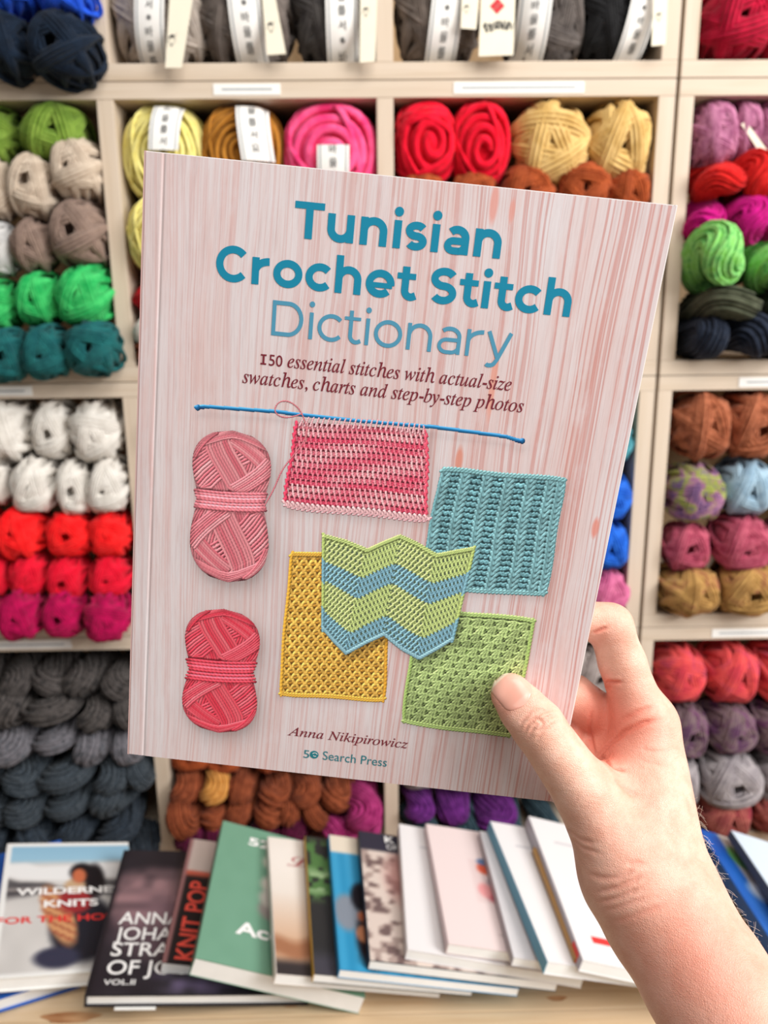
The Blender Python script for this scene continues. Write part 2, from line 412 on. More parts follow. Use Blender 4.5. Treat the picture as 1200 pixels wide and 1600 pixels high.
pile(dk1, 'brownish charcoal skein in the second layer of the dark pile, {o} one', 'second layer of the dark skein pile', [(-10, 1098, 34, 28), (48, 1086, 34, 34), (110, 1090, 42, 28), (172, 1092, 34, 28), (224, 1094, 30, 28)], YS + 0.05)
pile(dk2, 'flecked mid grey skein in the third layer of the dark pile, {o} one', 'third layer of the dark skein pile', [(-14, 1144, 30, 28), (46, 1140, 42, 32), (108, 1138, 34, 26), (164, 1140, 34, 28), (216, 1142, 30, 26)], YS + 0.04)
pile(dk3, 'blue charcoal flecked skein in the fourth layer of the dark pile, {o} one', 'fourth layer of the dark skein pile', [(-4, 1192, 32, 27), (60, 1184, 38, 28), (128, 1186, 42, 28), (186, 1188, 34, 27), (230, 1190, 26, 26)], YS + 0.035)
pile(dk3, 'blue charcoal skein in the fifth layer of the dark pile, {o} one', 'fifth layer of the dark skein pile', [(6, 1232, 32, 28), (66, 1232, 34, 32), (130, 1228, 36, 26), (190, 1228, 34, 27)], YS + 0.03)
pile(dk4, 'slate skein in the lowest visible layer but one of the dark pile, {o} one', 'sixth layer of the dark skein pile', [(10, 1278, 36, 28), (74, 1278, 36, 30), (138, 1274, 36, 28), (200, 1272, 34, 28)], YS + 0.025)
pile(dk4, 'slate skein just behind the table books in the dark pile, {o} one', 'seventh layer of the dark skein pile', [(20, 1330, 40, 32), (90, 1332, 38, 32), (156, 1330, 38, 32), (222, 1328, 36, 32)], YS - 0.004, clamp=False)

# ---- big balls of the topmost row, with paper bands
top_specs = [('lighttaupe', [(150, 140, 132), (178, 166, 156)], (241, 36, 77, 78), 'big light taupe ball with white paper band, leftmost of the topmost row'),
             ('darktaupe', [(88, 80, 76), (122, 112, 106)], (386, 36, 74, 78), 'big dark taupe ball with white paper band, between light taupe and charcoal balls'),
             ('charcoal', [(56, 52, 52), (82, 78, 76)], (531, 36, 66, 78), 'big charcoal ball with white paper band beside the middle upright'),
             ('browngrey', [(92, 82, 76), (124, 112, 104)], (682, 36, 66, 76), 'big brown grey ball with slanted paper band, right of the middle upright'),
             ('warmgrey', [(78, 72, 70), (104, 96, 92)], (846, 36, 64, 76), 'big warm grey ball with paper band beside the red emblem tag'),
             ('black', [(24, 24, 26), (40, 40, 42)], (970, 36, 62, 76), 'big black ball with curving paper band near the right unit')]
BIGB = []
for key, cols, px, lab in top_specs:
    BIGB.append(put_yarn('yarn_ball', lab, 'yarn ball', 'big banded balls on the topmost shelf', ymat(key, cols), 'big', px, Yc=YS + 0.062, depth_k=0.95, tilt=(0, 0, 0)))
R2 = [('paleyellow', [(224, 210, 116), (238, 228, 150)], 'cake', (257, 236, 66, 72), 'pale yellow ball with white paper band above the big book'),
      ('mustard', [(158, 102, 34), (184, 124, 48)], 'cake', (383, 236, 66, 72), 'mustard brown ball with slanted paper band, between yellow and pink'),
      ('hotpink', [(222, 48, 108), (246, 96, 146)], 'spiral', (520, 226, 73, 75), 'hot pink roving ball with small paper band beside the middle upright')]
for key, cols, kd, px, lab in R2:
    BIGB.append(put_yarn('yarn_ball', lab, 'yarn ball', None, ymat(key, cols), kd, px, Yc=YS + 0.06, depth_k=1.0, tilt=(0, 0, 0)))
# below them, mostly behind the big book
row('yarn_ball', 'pale yellow ball under the banded yellow one, left of the book', 'lower yellow balls', YC['paleyellow'], 'cake', [(262, 372, 60, 62)], Yc=YS + 0.05)
row('yarn_ball', 'cherry red ball peeping out left of the big book', 'red balls behind the book', ymat('cherry', [(190, 22, 34)]), 'ball', [(262, 462, 54, 26)], Yc=YS + 0.04)
row('yarn_ball', 'white ball under the cherry red one left of the book', 'white balls behind the book', W1, 'ball', [(264, 512, 52, 30)], Yc=YS + 0.03)
row('yarn_ball', 'rust orange ball on the board left of the book', 'rust balls behind the book', ymat('rustlow', [(170, 84, 48)]), 'ball', [(266, 556, 52, 24)], Yc=YS + 0.03)
# centre right bay, second row
row('yarn_ball', 'scarlet roving ball with swirled end, {o} of the two', 'scarlet balls', ymat('scarlet', [(204, 6, 34), (236, 22, 52)]), 'spiral', [(662, 214, 47, 62), (749, 216, 46, 63)], depth_k=1.2)
row('yarn_ball', 'sand yellow wool ball right of the scarlet balls, {o} of the two', 'sand yellow balls', ymat('sand', [(196, 158, 92), (222, 188, 124)]), 'ball', [(857, 207, 62, 67), (978, 207, 54, 64)], depth_k=1.1)
row('yarn_ball', 'rust brown wool ball under the scarlet and sand balls, {o} one', 'rust brown balls', ymat('rust', [(140, 62, 28), (170, 82, 42)]), 'ball', [(655, 306, 40, 36), (737, 306, 40, 36), (818, 304, 45, 40), (907, 302, 44, 42), (986, 304, 38, 40)], Yc=YS + 0.03)
row('yarn_ball', 'sea teal wool ball peeping out right of the big book', 'teal balls behind the book', ymat('seateal', [(58, 128, 142), (84, 152, 164)]), 'ball', [(958, 683, 42, 43)])
row('yarn_ball', 'royal blue wool ball right of the big book, {w} one'.replace('{w}', 'upper'), 'royal blue balls', ymat('royal', [(22, 84, 186), (42, 110, 214)]), 'ball', [(950, 770, 37, 40)], Yc=YS + 0.035)
row('yarn_ball', 'royal blue wool ball right of the big book, lower one', 'royal blue balls', YC['royal'], 'ball', [(946, 848, 37, 38)], Yc=YS + 0.025)
row('yarn_ball', 'rosy pink wool ball between blue ball and index finger', 'rosy balls', ymat('rosy', [(184, 84, 128), (212, 118, 156)]), 'ball', [(942, 920, 38, 35)], Yc=YS + 0.02)
row('yarn_ball', 'mushroom grey wool ball seen between index finger and book', 'mushroom balls', ymat('mushroom', [(150, 138, 134), (172, 160, 156)]), 'ball', [(942, 1046, 40, 42)])

# ---- right unit
cr = ymat('deepcrimson', [(150, 6, 40), (190, 20, 58)])
row('yarn_ball', 'deep crimson ball on the topmost right shelf, {o} one', 'deep crimson balls', cr, 'ball', [(1138, 42, 54, 60), (1226, 46, 40, 56)])
mv = ymat('mauve', [(160, 92, 128), (198, 134, 164)], scale=5)
row('yarn_ball', 'dusty mauve ball at the top of the right unit, {o} of three', 'dusty mauve balls', mv, 'big', [(1111, 203, 36, 50), (1156, 196, 28, 46), (1206, 196, 38, 52)], depth_k=1.2)
row('yarn_hank', 'vermilion red hank under the mauve balls, {o} one', 'vermilion hanks', ymat('vermilion', [(188, 20, 22), (218, 38, 34)]), 'hank', [(1104, 289, 36, 34), (1156, 283, 30, 40), (1204, 285, 34, 40)], cat='yarn skein', Yc=YS + 0.04)
row('yarn_hank', 'bright magenta hank between red and green hanks, {o} one', 'bright magenta hanks', ymat('magenta', [(168, 6, 104), (200, 20, 132)]), 'hank', [(1088, 347, 28, 32), (1140, 350, 34, 38), (1196, 354, 32, 34)], cat='yarn skein', Yc=YS + 0.035)
row('yarn_hank', 'light apple green hank, {o} of its row', 'apple green hanks', ymat('apple', [(96, 172, 88), (142, 208, 120), (118, 190, 84)], scale=4), 'hank', [(1105, 409, 44, 48), (1182, 416, 42, 42)], cat='yarn skein', Yc=YS + 0.025)
row('yarn_hank', 'dark olive grey hank under the apple green ones, {o} one', 'olive grey hanks', ymat('olivegrey', [(62, 66, 50), (88, 92, 74)]), 'skein', [(1110, 482, 46, 34), (1192, 480, 40, 36)], cat='yarn skein', Yc=YS + 0.03)
row('yarn_hank', 'ink navy hank on the board of the right unit, {o} one', 'ink navy hanks', ymat('inknavy', [(24, 30, 44), (40, 48, 64)]), 'skein', [(1085, 534, 36, 33), (1146, 530, 38, 38), (1206, 534, 36, 36)], cat='yarn skein', Yc=YS + 0.03)
row('yarn_ball', 'copper brown ball in the right unit, {o} one', 'copper brown balls', ymat('copper', [(136, 74, 48), (182, 110, 78)], scale=5), 'ball', [(1089, 663, 44, 54), (1164, 662, 43, 53)])
row('yarn_ball', 'purple and yellow variegated ball left of the pale blue one', 'variegated balls', ymat('variegated', [(112, 82, 120), (160, 112, 140), (150, 160, 72), (122, 98, 130)], scale=1.9), 'ball', [(1079, 767, 43, 47)], Yc=YS + 0.035)
row('yarn_ball', 'pale sky blue ball right of the variegated one', 'pale blue balls', ymat('paleblue', [(136, 164, 184), (166, 192, 208)]), 'ball', [(1158, 758, 42, 43)], Yc=YS + 0.035)
row('yarn_ball', 'bottle teal ball at the frame edge beside the pale blue one', 'bottle teal balls', ymat('bottle', [(48, 96, 104)]), 'ball', [(1238, 762, 36, 42)], Yc=YS + 0.035)
row('yarn_ball', 'dusky rose ball above the ochre row, {o} one', 'dusky rose balls', ymat('duskyrose', [(156, 60, 84), (188, 92, 112)], scale=5), 'ball', [(1069, 852, 36, 38), (1154, 843, 45, 44), (1236, 846, 36, 42)], Yc=YS + 0.025)
row('yarn_ball', 'ochre brown ball on the board of the right unit, {o} one', 'ochre balls', ymat('ochre', [(150, 112, 62), (186, 146, 86), (150, 94, 66)], scale=1.8), 'ball', [(1068, 928, 45, 40), (1160, 927, 47, 44)], Yc=YS + 0.015)
row('yarn_ball', 'coral red ball in the lower right box, {o} one', 'coral balls', ymat('coral', [(196, 60, 74), (222, 84, 82), (196, 72, 96)], scale=1.8), 'ball', [(1055, 1047, 37, 46), (1132, 1046, 41, 46), (1210, 1047, 36, 45)])
row('yarn_ball', 'plum and grey marled ball under the coral ones, {o} one', 'plum balls', ymat('plum', [(92, 58, 88), (126, 106, 108), (110, 62, 104)], scale=1.8), 'ball', [(1063, 1136, 34, 44), (1131, 1130, 38, 41), (1200, 1131, 33, 41)], Yc=YS + 0.035)
row('yarn_ball', 'silvery grey ball beside the wrist, {o} one', 'silvery grey balls', ymat('silvery', [(142, 134, 138), (174, 166, 168)]), 'ball', [(1056, 1212, 32, 41), (1132, 1208, 47, 45), (1210, 1208, 32, 42)], Yc=YS + 0.025)
row('yarn_ball', 'brick rose ball just above the blue booklet, {o} one', 'brick rose balls', ymat('brickrose', [(140, 66, 66), (176, 102, 92), (150, 58, 70)], scale=1.8), 'ball', [(1122, 1284, 42, 37), (1206, 1282, 40, 38)], Yc=YS + 0.02)

# ---- under the big book
rs = ymat('russet', [(120, 58, 34), (152, 80, 50)])
row('yarn_hank', 'russet skein end in the upper layer below the book, {o} one', 'upper russet skeins', rs, 'skein', [(296, 1208, 30, 26), (386, 1214, 28, 24), (434, 1216, 26, 24), (480, 1214, 28, 24), (530, 1222, 26, 24)], cat='yarn skein', Yc=YS + 0.045)
row('yarn_hank', 'golden orange skein end among the russet skeins', 'golden skeins', ymat('golden', [(196, 134, 62), (214, 156, 84)]), 'skein', [(342, 1208, 27, 26)], cat='yarn skein', Yc=YS + 0.035)
row('yarn_hank', 'russet skein end in the lower layer above the wine skeins, {o} one', 'lower russet skeins', rs, 'skein', [(298, 1250, 30, 34), (342, 1256, 23, 27), (385, 1250, 24, 26), (425, 1246, 24, 26), (460, 1250, 21, 26), (496, 1251, 22, 26)], cat='yarn skein', Yc=YS + 0.03)
row('yarn_hank', 'pink plum skein end beside the slender upright, {o} one', 'pink plum skeins', ymat('pinkplum', [(150, 36, 98), (184, 62, 126)]), 'skein', [(520, 1284, 24, 26), (562, 1244, 34, 27), (577, 1284, 34, 24)], cat='yarn skein', Yc=YS + 0.03)
row('yarn_hank', 'dark wine skein end behind the green book, {o} one', 'dark wine skeins', ymat('darkwine', [(74, 14, 44), (104, 24, 66)]), 'skein', [(296, 1306, 30, 26), (360, 1304, 32, 24), (418, 1288, 28, 24), (468, 1290, 27, 24), (520, 1322, 30, 22)], cat='yarn skein', Yc=YS + 0.03)
row('yarn_hank', 'violet skein end just under the book edge, {o} one', 'violet skeins', ymat('violet', [(84, 28, 100), (112, 44, 128)]), 'skein', [(652, 1242, 29, 18), (706, 1244, 30, 18), (766, 1250, 32, 20)], cat='yarn skein', Yc=YS + 0.04)
row('yarn_hank', 'dark petrol skein end under the violet skeins, {o} one', 'dark petrol skeins', ymat('petrol', [(42, 62, 72), (60, 82, 92)]), 'skein', [(654, 1276, 30, 20), (718, 1276, 33, 21), (784, 1278, 33, 20), (846, 1276, 30, 22)], cat='yarn skein', Yc=YS + 0.03)

# ---- the rows go on behind the big book and a little beyond the frame
def behind(label, group, mat, kind, y, ry, xs, rx, Yc=None, cat='yarn ball'):
    row('yarn_ball', label, group, mat, kind, [(x, y, rx, ry) for x in xs], cat=cat, Yc=Yc)
put_yarn('yarn_ball', 'mustard brown ball hidden behind the book beside the lower yellow one', 'yarn ball', 'balls behind the book', YC['mustard'], 'cake', (392, 374, 62, 60), Yc=YS + 0.05)
put_yarn('yarn_ball', 'hot pink roving ball hidden behind the book, under the banded pink one', 'yarn ball', 'balls behind the book', YC['hotpink'], 'spiral', (522, 374, 62, 60), Yc=YS + 0.05)
behind('cherry red ball hidden behind the book, {o} of its short row', 'red balls behind the book', YC['cherry'], 'ball', 462, 27, (366, 464, 554), 46, YS + 0.04)
behind('white ball hidden behind the book, {o} of its short row', 'white balls behind the book', W1, 'ball', 512, 30, (366, 464, 554), 46, YS + 0.03)
behind('rust orange ball hidden behind the book, {o} of its short row', 'rust balls behind the book', YC['rustlow'], 'ball', 556, 24, (366, 464, 554), 46, YS + 0.03)
for y, key, cols, w in ((668, 'heather', [(150, 140, 156)], 'heather grey'), (754, 'denim', [(84, 108, 140)], 'denim blue'), (840, 'moss', [(112, 124, 78)], 'moss green'), (926, 'camel', [(178, 140, 104)], 'camel brown')):
    behind(w + ' ball hidden behind the middle of the book, {o} of its row', w + ' balls behind the book', ymat(key, cols), 'ball', y, 43, (256, 334, 412, 490, 562), 38, YS + 0.035)
for y, key, w in ((386, 'sand', 'sand yellow'), (468, 'rust', 'rust brown'), (540, 'wine', 'wine red')):
    behind(w + ' ball hidden behind the upper right of the book, {o} of its row', w + ' balls behind the upper right of the book', YC[key], 'ball', y, 40 if y < 500 else 32, (658, 740, 822, 904, 980), 40, YS + 0.03)
for y, key, w in ((683, 'seateal', 'sea teal'), (770, 'royal', 'royal blue upper'), (848, 'royal', 'royal blue lower'), (922, 'rosy', 'rosy pink')):
    behind(w + ' ball hidden behind the right of the book, {o} of its row', w + ' balls hidden by the book', YC[key], 'ball', y, 41 if y < 900 else 34, (652, 726, 800, 874), 36, YS + 0.03)
for y, key, w in ((1046, 'mushroom', 'mushroom grey'), (1126, 'plum', 'plum marled'), (1194, 'silvery', 'silvery grey')):
    behind(w + ' ball hidden behind book and hand, {o} of its row', w + ' balls hidden by book and hand', YC[key], 'ball', y, 40 if y < 1150 else 30, (652, 726, 800, 870) + ((944,) if y > 1100 else ()), 36, YS + 0.045)
for y, key, w in ((1046, 'ochre', 'ochre brown'), (1118, 'copper', 'copper brown'), (1172, 'rust', 'rust red')):
    behind(w + ' ball hidden behind the lower left of the book, {o} of its row', w + ' balls behind the lower left of the book', YC[key], 'ball', y, 38 if y < 1150 else 26, (282, 354, 426, 498, 564), 36, YS + 0.045)
# one more column on either side of the frame
for y, ry, rx, key, w in ((206, 44, 44, 'olivegreen', 'olive green'), (297, 48, 38, 'beige', 'beige'), (390, 42, 36, 'silver', 'silver grey'), (478, 40, 38, 'emerald', 'bright green'), (555, 40, 38, 'darkteal', 'dark teal'),
                          (671, 50, 42, 'offwhite', 'upper white'), (751, 40, 34, 'offwhite', 'lower white'), (830, 40, 36, 'brightred', 'bright red'), (893, 36, 34, 'crimson', 'crimson'), (955, 38, 36, 'wine', 'magenta wine')):
    put_yarn('yarn_ball', w + ' ball just outside the photo beyond its left edge', 'yarn ball', 'balls left of the frame', YC[key], 'ball', (-38 - rx - (24 if y > 800 else 0), y, rx, ry), Yc=YS + 0.03)
for y, ry, rx, key, w in ((203, 50, 38, 'mauve', 'dusty mauve'), (286, 40, 36, 'vermilion', 'vermilion red'), (352, 36, 34, 'magenta', 'bright magenta'), (414, 44, 40, 'apple', 'apple green'), (480, 36, 40, 'olivegrey', 'olive grey'), (534, 34, 36, 'inknavy', 'ink navy'),
                          (662, 53, 43, 'copper', 'copper brown'), (928, 42, 44, 'ochre', 'ochre brown'), (1047, 45, 40, 'coral', 'coral red'), (1131, 41, 38, 'plum', 'plum marled'), (1208, 42, 38, 'silvery', 'silvery grey'), (1282, 38, 40, 'brickrose', 'brick rose')):
    put_yarn('yarn_ball', w + ' ball just outside the photo beyond its right edge', 'yarn ball', 'balls right of the frame', YC[key], 'ball', (1245 + rx if y < 600 else 1250 + rx * 0.9, y, rx, ry), Yc=YS + 0.035)

# ---- paper bands and card tags on the banded balls
def band(ball, pxt, pyt, pxb, pyb, wpx, chars, chars_px=15.0, y0=None):
    """strip of paper hugging the front of a ball between two seen points, with stacked Korean characters"""
    c = np.array(ball.location); rx, rd, rz = ball.scale
    Yf = c[1] - rd
    a = on_y(pxt, pyt, Yf); b = on_y(pxb, pyb, Yf); k = depth_of(a) / FPX; w = wpx * k
    def surf(s, h):              # s across (m), h = height above the ball's centre (m) -> local point just off the ball
        t = (h - (b[2] - c[2])) / (a[2] - b[2]); x = (b[0] - c[0]) + t * (a[0] - b[0]) + s
        q = min(abs(h) / rz, 0.999) ** 2.4 + min(abs(x) / rx, 0.999) ** 2.6
        y = -rd * 1.085 * max(1.0 - min(q, 0.995), 0.01) ** (1 / 2.4)
        return (x, y - 0.0030, h * 1.0)
    def strip(name, s0, s1, lift, mat, par, n=22):
        hs = np.linspace(max(b[2] - c[2], -rz * 0.96), min(a[2] - c[2], rz * 0.96), n); V = []
        for h in hs:
            for q in range(5):
                p = surf(s0 + (s1 - s0) * q / 4, h); V.append((p[0], p[1] - lift, p[2]))
        F = [(i * 5 + j, i * 5 + j + 1, (i + 1) * 5 + j + 1, (i + 1) * 5 + j) for i in range(n - 1) for j in range(4)]
        o = link_mesh(name, mesh_from(name, V, F, True), mat, None); 
        o.parent = par
        return o
    holder = strip('paper_band', -w / 2, w / 2, 0.0, M['paper'], ball)
    holder.matrix_parent_inverse = Matrix.Diagonal((1 / rx, 1 / rd, 1 / rz, 1))
    for s in (-1, 1):
        strip('band_line', s * w * 0.40 - 0.0009, s * w * 0.40 + 0.0009, 0.0004, M['greyink'], holder)
    V = []; F = []; size = w * 0.30; h = a[2] - c[2] - size * (0.9 if y0 is None else y0)
    for ch in chars:
        tv, tf = text_geo(ch, 0.0); tv = tv - (tv.min(0) + tv.max(0)) / 2
        n0 = len(V)
        for p in tv:
            hh = h + p[1] * size
            if abs(hh) > rz * 0.97: hh = math.copysign(rz * 0.97, hh)
            q = surf(p[0] * size, hh); V.append((q[0], q[1] - 0.0008, q[2]))
        F += [tuple(i + n0 for i in f) for f in tf]
        h -= size * 1.28
    link_mesh('band_lettering', mesh_from('band_lettering', V, F), M['ink'], holder)
band(BIGB[0], 236, -18, 233, 104, 47, '를서※바을를서', y0=0.5)
band(BIGB[1], 380, -18, 393, 104, 51, '서※바을를서요', y0=0.2)
band(BIGB[2], 534, -18, 536, 100, 51, '을를서※바을를', y0=0.9)
band(BIGB[3], 702, -18, 688, 102, 50, '서※바을를서요', y0=0.7)
band(BIGB[4], 839, -18, 826, 100, 50, '※바을를서요바', y0=0.4)
band(BIGB[5], 1012, -18, 984, 100, 46, '서※바을를서요', y0=0.8)
band(BIGB[6], 259, 160, 257, 236, 46, '바을를서요', y0=0.3)
band(BIGB[7], 390, 160, 404, 252, 50, '을를서요', y0=0.6)
band(BIGB[8], 521, 228, 521, 290, 50, '바을를', y0=0.4)

def scribble_geo():
    """brushed, unreadable handwriting"""
    t = np.linspace(0, 1, 90); P = np.stack([t + 0.03 * np.sin(t * 60), 0.10 * np.sin(t * 44) + 0.07 * np.sin(t * 97) + 0.10 * t], 1)
    d = np.gradient(P, axis=0); d /= np.linalg.norm(d, axis=1)[:, None]; n = np.stack([-d[:, 1], d[:, 0]], 1) * (0.026 + 0.014 * np.sin(t * 31))[:, None]
    V = np.concatenate([P + n, P - n]); k = len(P)
    return V, [(i, i + 1, k + i + 1, k + i) for i in range(k - 1)]
def card(label, pts, Y, words=None, emblem=None):
    """stiff cream swing tag hanging in front of a ball; pts: the four seen corners"""
    P = [on_y(x, y, Y + dy) for (x, y), dy in zip(pts, (0.006, 0.006, 0.0, 0.0))]
    o0 = P[3]; bm = bmesh.new()
    vs_ = [bm.verts.new(Vector(p - o0)) for p in P]; f = bm.faces.new(vs_)
    r = bmesh.ops.extrude_face_region(bm, geom=[f]); 
    for v in r['geom']:
        if isinstance(v, bmesh.types.BMVert): v.co.y += 0.0012
    bmesh.ops.recalc_face_normals(bm, faces=bm.faces)
    me = bpy.data.meshes.new('card'); bm.to_mesh(me); bm.free()
    e = empty('swing_tag', loc=o0); tag(e, label, 'tag', 'cream swing tags')
    link_mesh('card', me, M['cream'], e)
    tl, tr, br, bl = [p - o0 for p in P]
    def place(name, geo, u, v, size, mat):
        V, F = geo; c = (V.min(0) + V.max(0)) / 2
        ex = (tr - tl) / np.linalg.norm(tr - tl); ey = (tl - bl) / np.linalg.norm(tl - bl)
        base = bl + (br - bl) * u + (tl - bl) * v
        W = [base + ex * (p[0] - c[0]) * size + ey * (p[1] - c[1]) * size + np.array([0, -0.0006, 0]) for p in V]
        link_mesh(name, mesh_from(name, W, F), mat, e)
    if emblem: place('emblem', text_geo(emblem[0], 0.03), emblem[1], emblem[2], emblem[3], M[emblem[4]])
    if words: place('tag_lettering', scribble_geo(), words[1], words[2], words[3], M['ink'])
    return e
card('cream swing tag beside the band of the light taupe ball', [(266, -20), (304, -20), (284, 106), (258, 106)], YS - 0.022, None, ('❀', 0.4, 0.36, 0.017, 'ink'))
card('cream swing tag beside the band of the dark taupe ball', [(408, -20), (427, -20), (447, 84), (417, 86)], YS - 0.024, None, ('❀', 0.4, 0.42, 0.015, 'ink'))
card('cream swing tag beside the band of the charcoal ball', [(563, -20), (590, -20), (586, 96), (562, 98)], YS - 0.022, None, ('❀', 0.45, 0.68, 0.013, 'ink'))
card('cream swing tag right of the slanted band on brown grey ball', [(722, -20), (750, -20), (744, 46), (720, 44)], YS - 0.022, None, ('❀', 0.4, 0.5, 0.012, 'ink'))
card('large cream swing tag with red emblem and black scribbled lettering', [(752, -20), (806, -20), (802, 86), (748, 88)], YS - 0.024, ('scribble', 0.52, 0.42, 0.040), ('❖', 0.48, 0.72, 0.020, 'redink'))
card('cream swing tag beside the band of the black ball', [(1022, -20), (1044, -20), (1040, 70), (1018, 72)], YS - 0.022, None, ('❀', 0.5, 0.5, 0.012, 'ink'))
card('cream card tag stuck slanting among the mauve balls', [(1158, 194), (1166, 190), (1203, 240), (1196, 252)], YS - 0.004)

# ================================================================== the table and the books lying on it
TZ = 0.75
te = empty('display_table', loc=(-0.1, 0.85, 0.0)); tag(te, 'pale wooden table in front of the shelves, strewn with overlapping books', 'table')
def tpart(name, x0, x1, y0, y1, z0, z1, m, bev=0.002): return box(name, x0 + 0.1, x1 + 0.1, y0 - 0.85, y1 - 0.85, z0, z1, m, te, bev)
NPL = 4
for i in range(NPL):
    a = 0.50 + i * 0.138
    tpart('table_plank', -0.98, 0.92, a + 0.0006, a + 0.1374, TZ - 0.028, TZ, M['table'], 0.0015)
for sx in (-0.92, 0.82):
    for sy in (0.52, 0.98): tpart('leg', sx, sx + 0.055, sy, sy + 0.055, 0.0, TZ - 0.028, M['table'])
tpart('apron', -0.90, 0.84, 0.525, 0.545, TZ - 0.10, TZ - 0.028, M['table'])
# dark knots in the planks
def knot(px, py, rx, ry):
    c = on_z(px, py, TZ); t = np.arange(20) * 2 * np.pi / 20
    V = [(c[0] + 0.1, c[1] - 0.85, TZ + 0.0002)] + [(c[0] + 0.1 + rx * math.cos(a) * (1 + 0.2 * math.sin(3 * a)), c[1] - 0.85 + ry * math.sin(a), TZ + 0.0002) for a in t]
    return link_mesh('knot', mesh_from('knot', V, [(0, 1 + i, 1 + (i + 1) % 20) for i in range(20)]), M['knot'], te)
mk, nt, b = new_mat('wood_knot', 0.5, 0.25)
tc = N(nt, 'ShaderNodeTexCoord'); f = noise(nt, tc.outputs['Object'], 60, 3, 0.5, (0.25, 1, 1))
nt.links.new(ramp(nt, f, [(0.35, rgba((150, 96, 58))), (0.6, rgba((196, 150, 108)))]), b.inputs['Base Color']); M['knot'] = mk
knot(110, 1590, 0.034, 0.008); knot(455, 1570, 0.012, 0.004); knot(870, 1560, 0.012, 0.004)

def vnoise(u, v, s, seed=0):
    """smooth value noise on arrays"""
    r = np.random.default_rng(seed); g = r.random((64, 64))
    x = (u * s) % 63; y = (v * s) % 63; xi = x.astype(int); yi = y.astype(int); fx = x - xi; fy = y - yi
    fx = fx * fx * (3 - 2 * fx); fy = fy * fy * (3 - 2 * fy)
    return (g[yi, xi] * (1 - fx) + g[yi, xi + 1] * fx) * (1 - fy) + (g[yi + 1, xi] * (1 - fx) + g[yi + 1, xi + 1] * fx) * fy
def sheet(name, parent, x0, x1, y0, y1, z, fn, nx=60, ny=80):
    """a printed sheet: fine flat grid coloured point by point; fn(u,v) -> sRGB 0..255"""
    xs = np.linspace(x0, x1, nx); ys = np.linspace(y0, y1, ny); X, Y = np.meshgrid(xs, ys)
    U, Vv = np.meshgrid(np.linspace(0, 1, nx), np.linspace(0, 1, ny))
    C = fn(U.ravel(), Vv.ravel())
    i = np.arange(ny - 1)[:, None]; j = np.arange(nx - 1)[None, :]
    F = np.stack([i * nx + j, i * nx + j + 1, (i + 1) * nx + j + 1, (i + 1) * nx + j], -1).reshape(-1, 4)
    me = quads_mesh(name, np.stack([X.ravel(), Y.ravel(), np.full(X.size, z)], 1), F)
    color_attr(me, lin(np.clip(C, 0, 255) / 255.0)); return link_mesh(name, me, M['print'], parent)
def paint(base, mask, col):
    m = np.clip(mask, 0, 1)[:, None]; return base * (1 - m) + np.asarray(col, float) * m
def blob(u, v, cu, cv, ru, rv, soft=0.25, ang=0.0):
    x, y = u - cu, v - cv; c, s = math.cos(ang), math.sin(ang); x, y = x * c + y * s, -x * s + y * c
    d = np.sqrt((x / ru) ** 2 + (y / rv) ** 2); return np.clip((1 + soft - d) / (2 * soft), 0, 1)
def solid(u, c): return np.tile(np.asarray(c, float), (len(u), 1))
def band_mask(v, a, b, s=0.02): return np.clip((v - a) / s, 0, 1) * np.clip((b - v) / s, 0, 1)

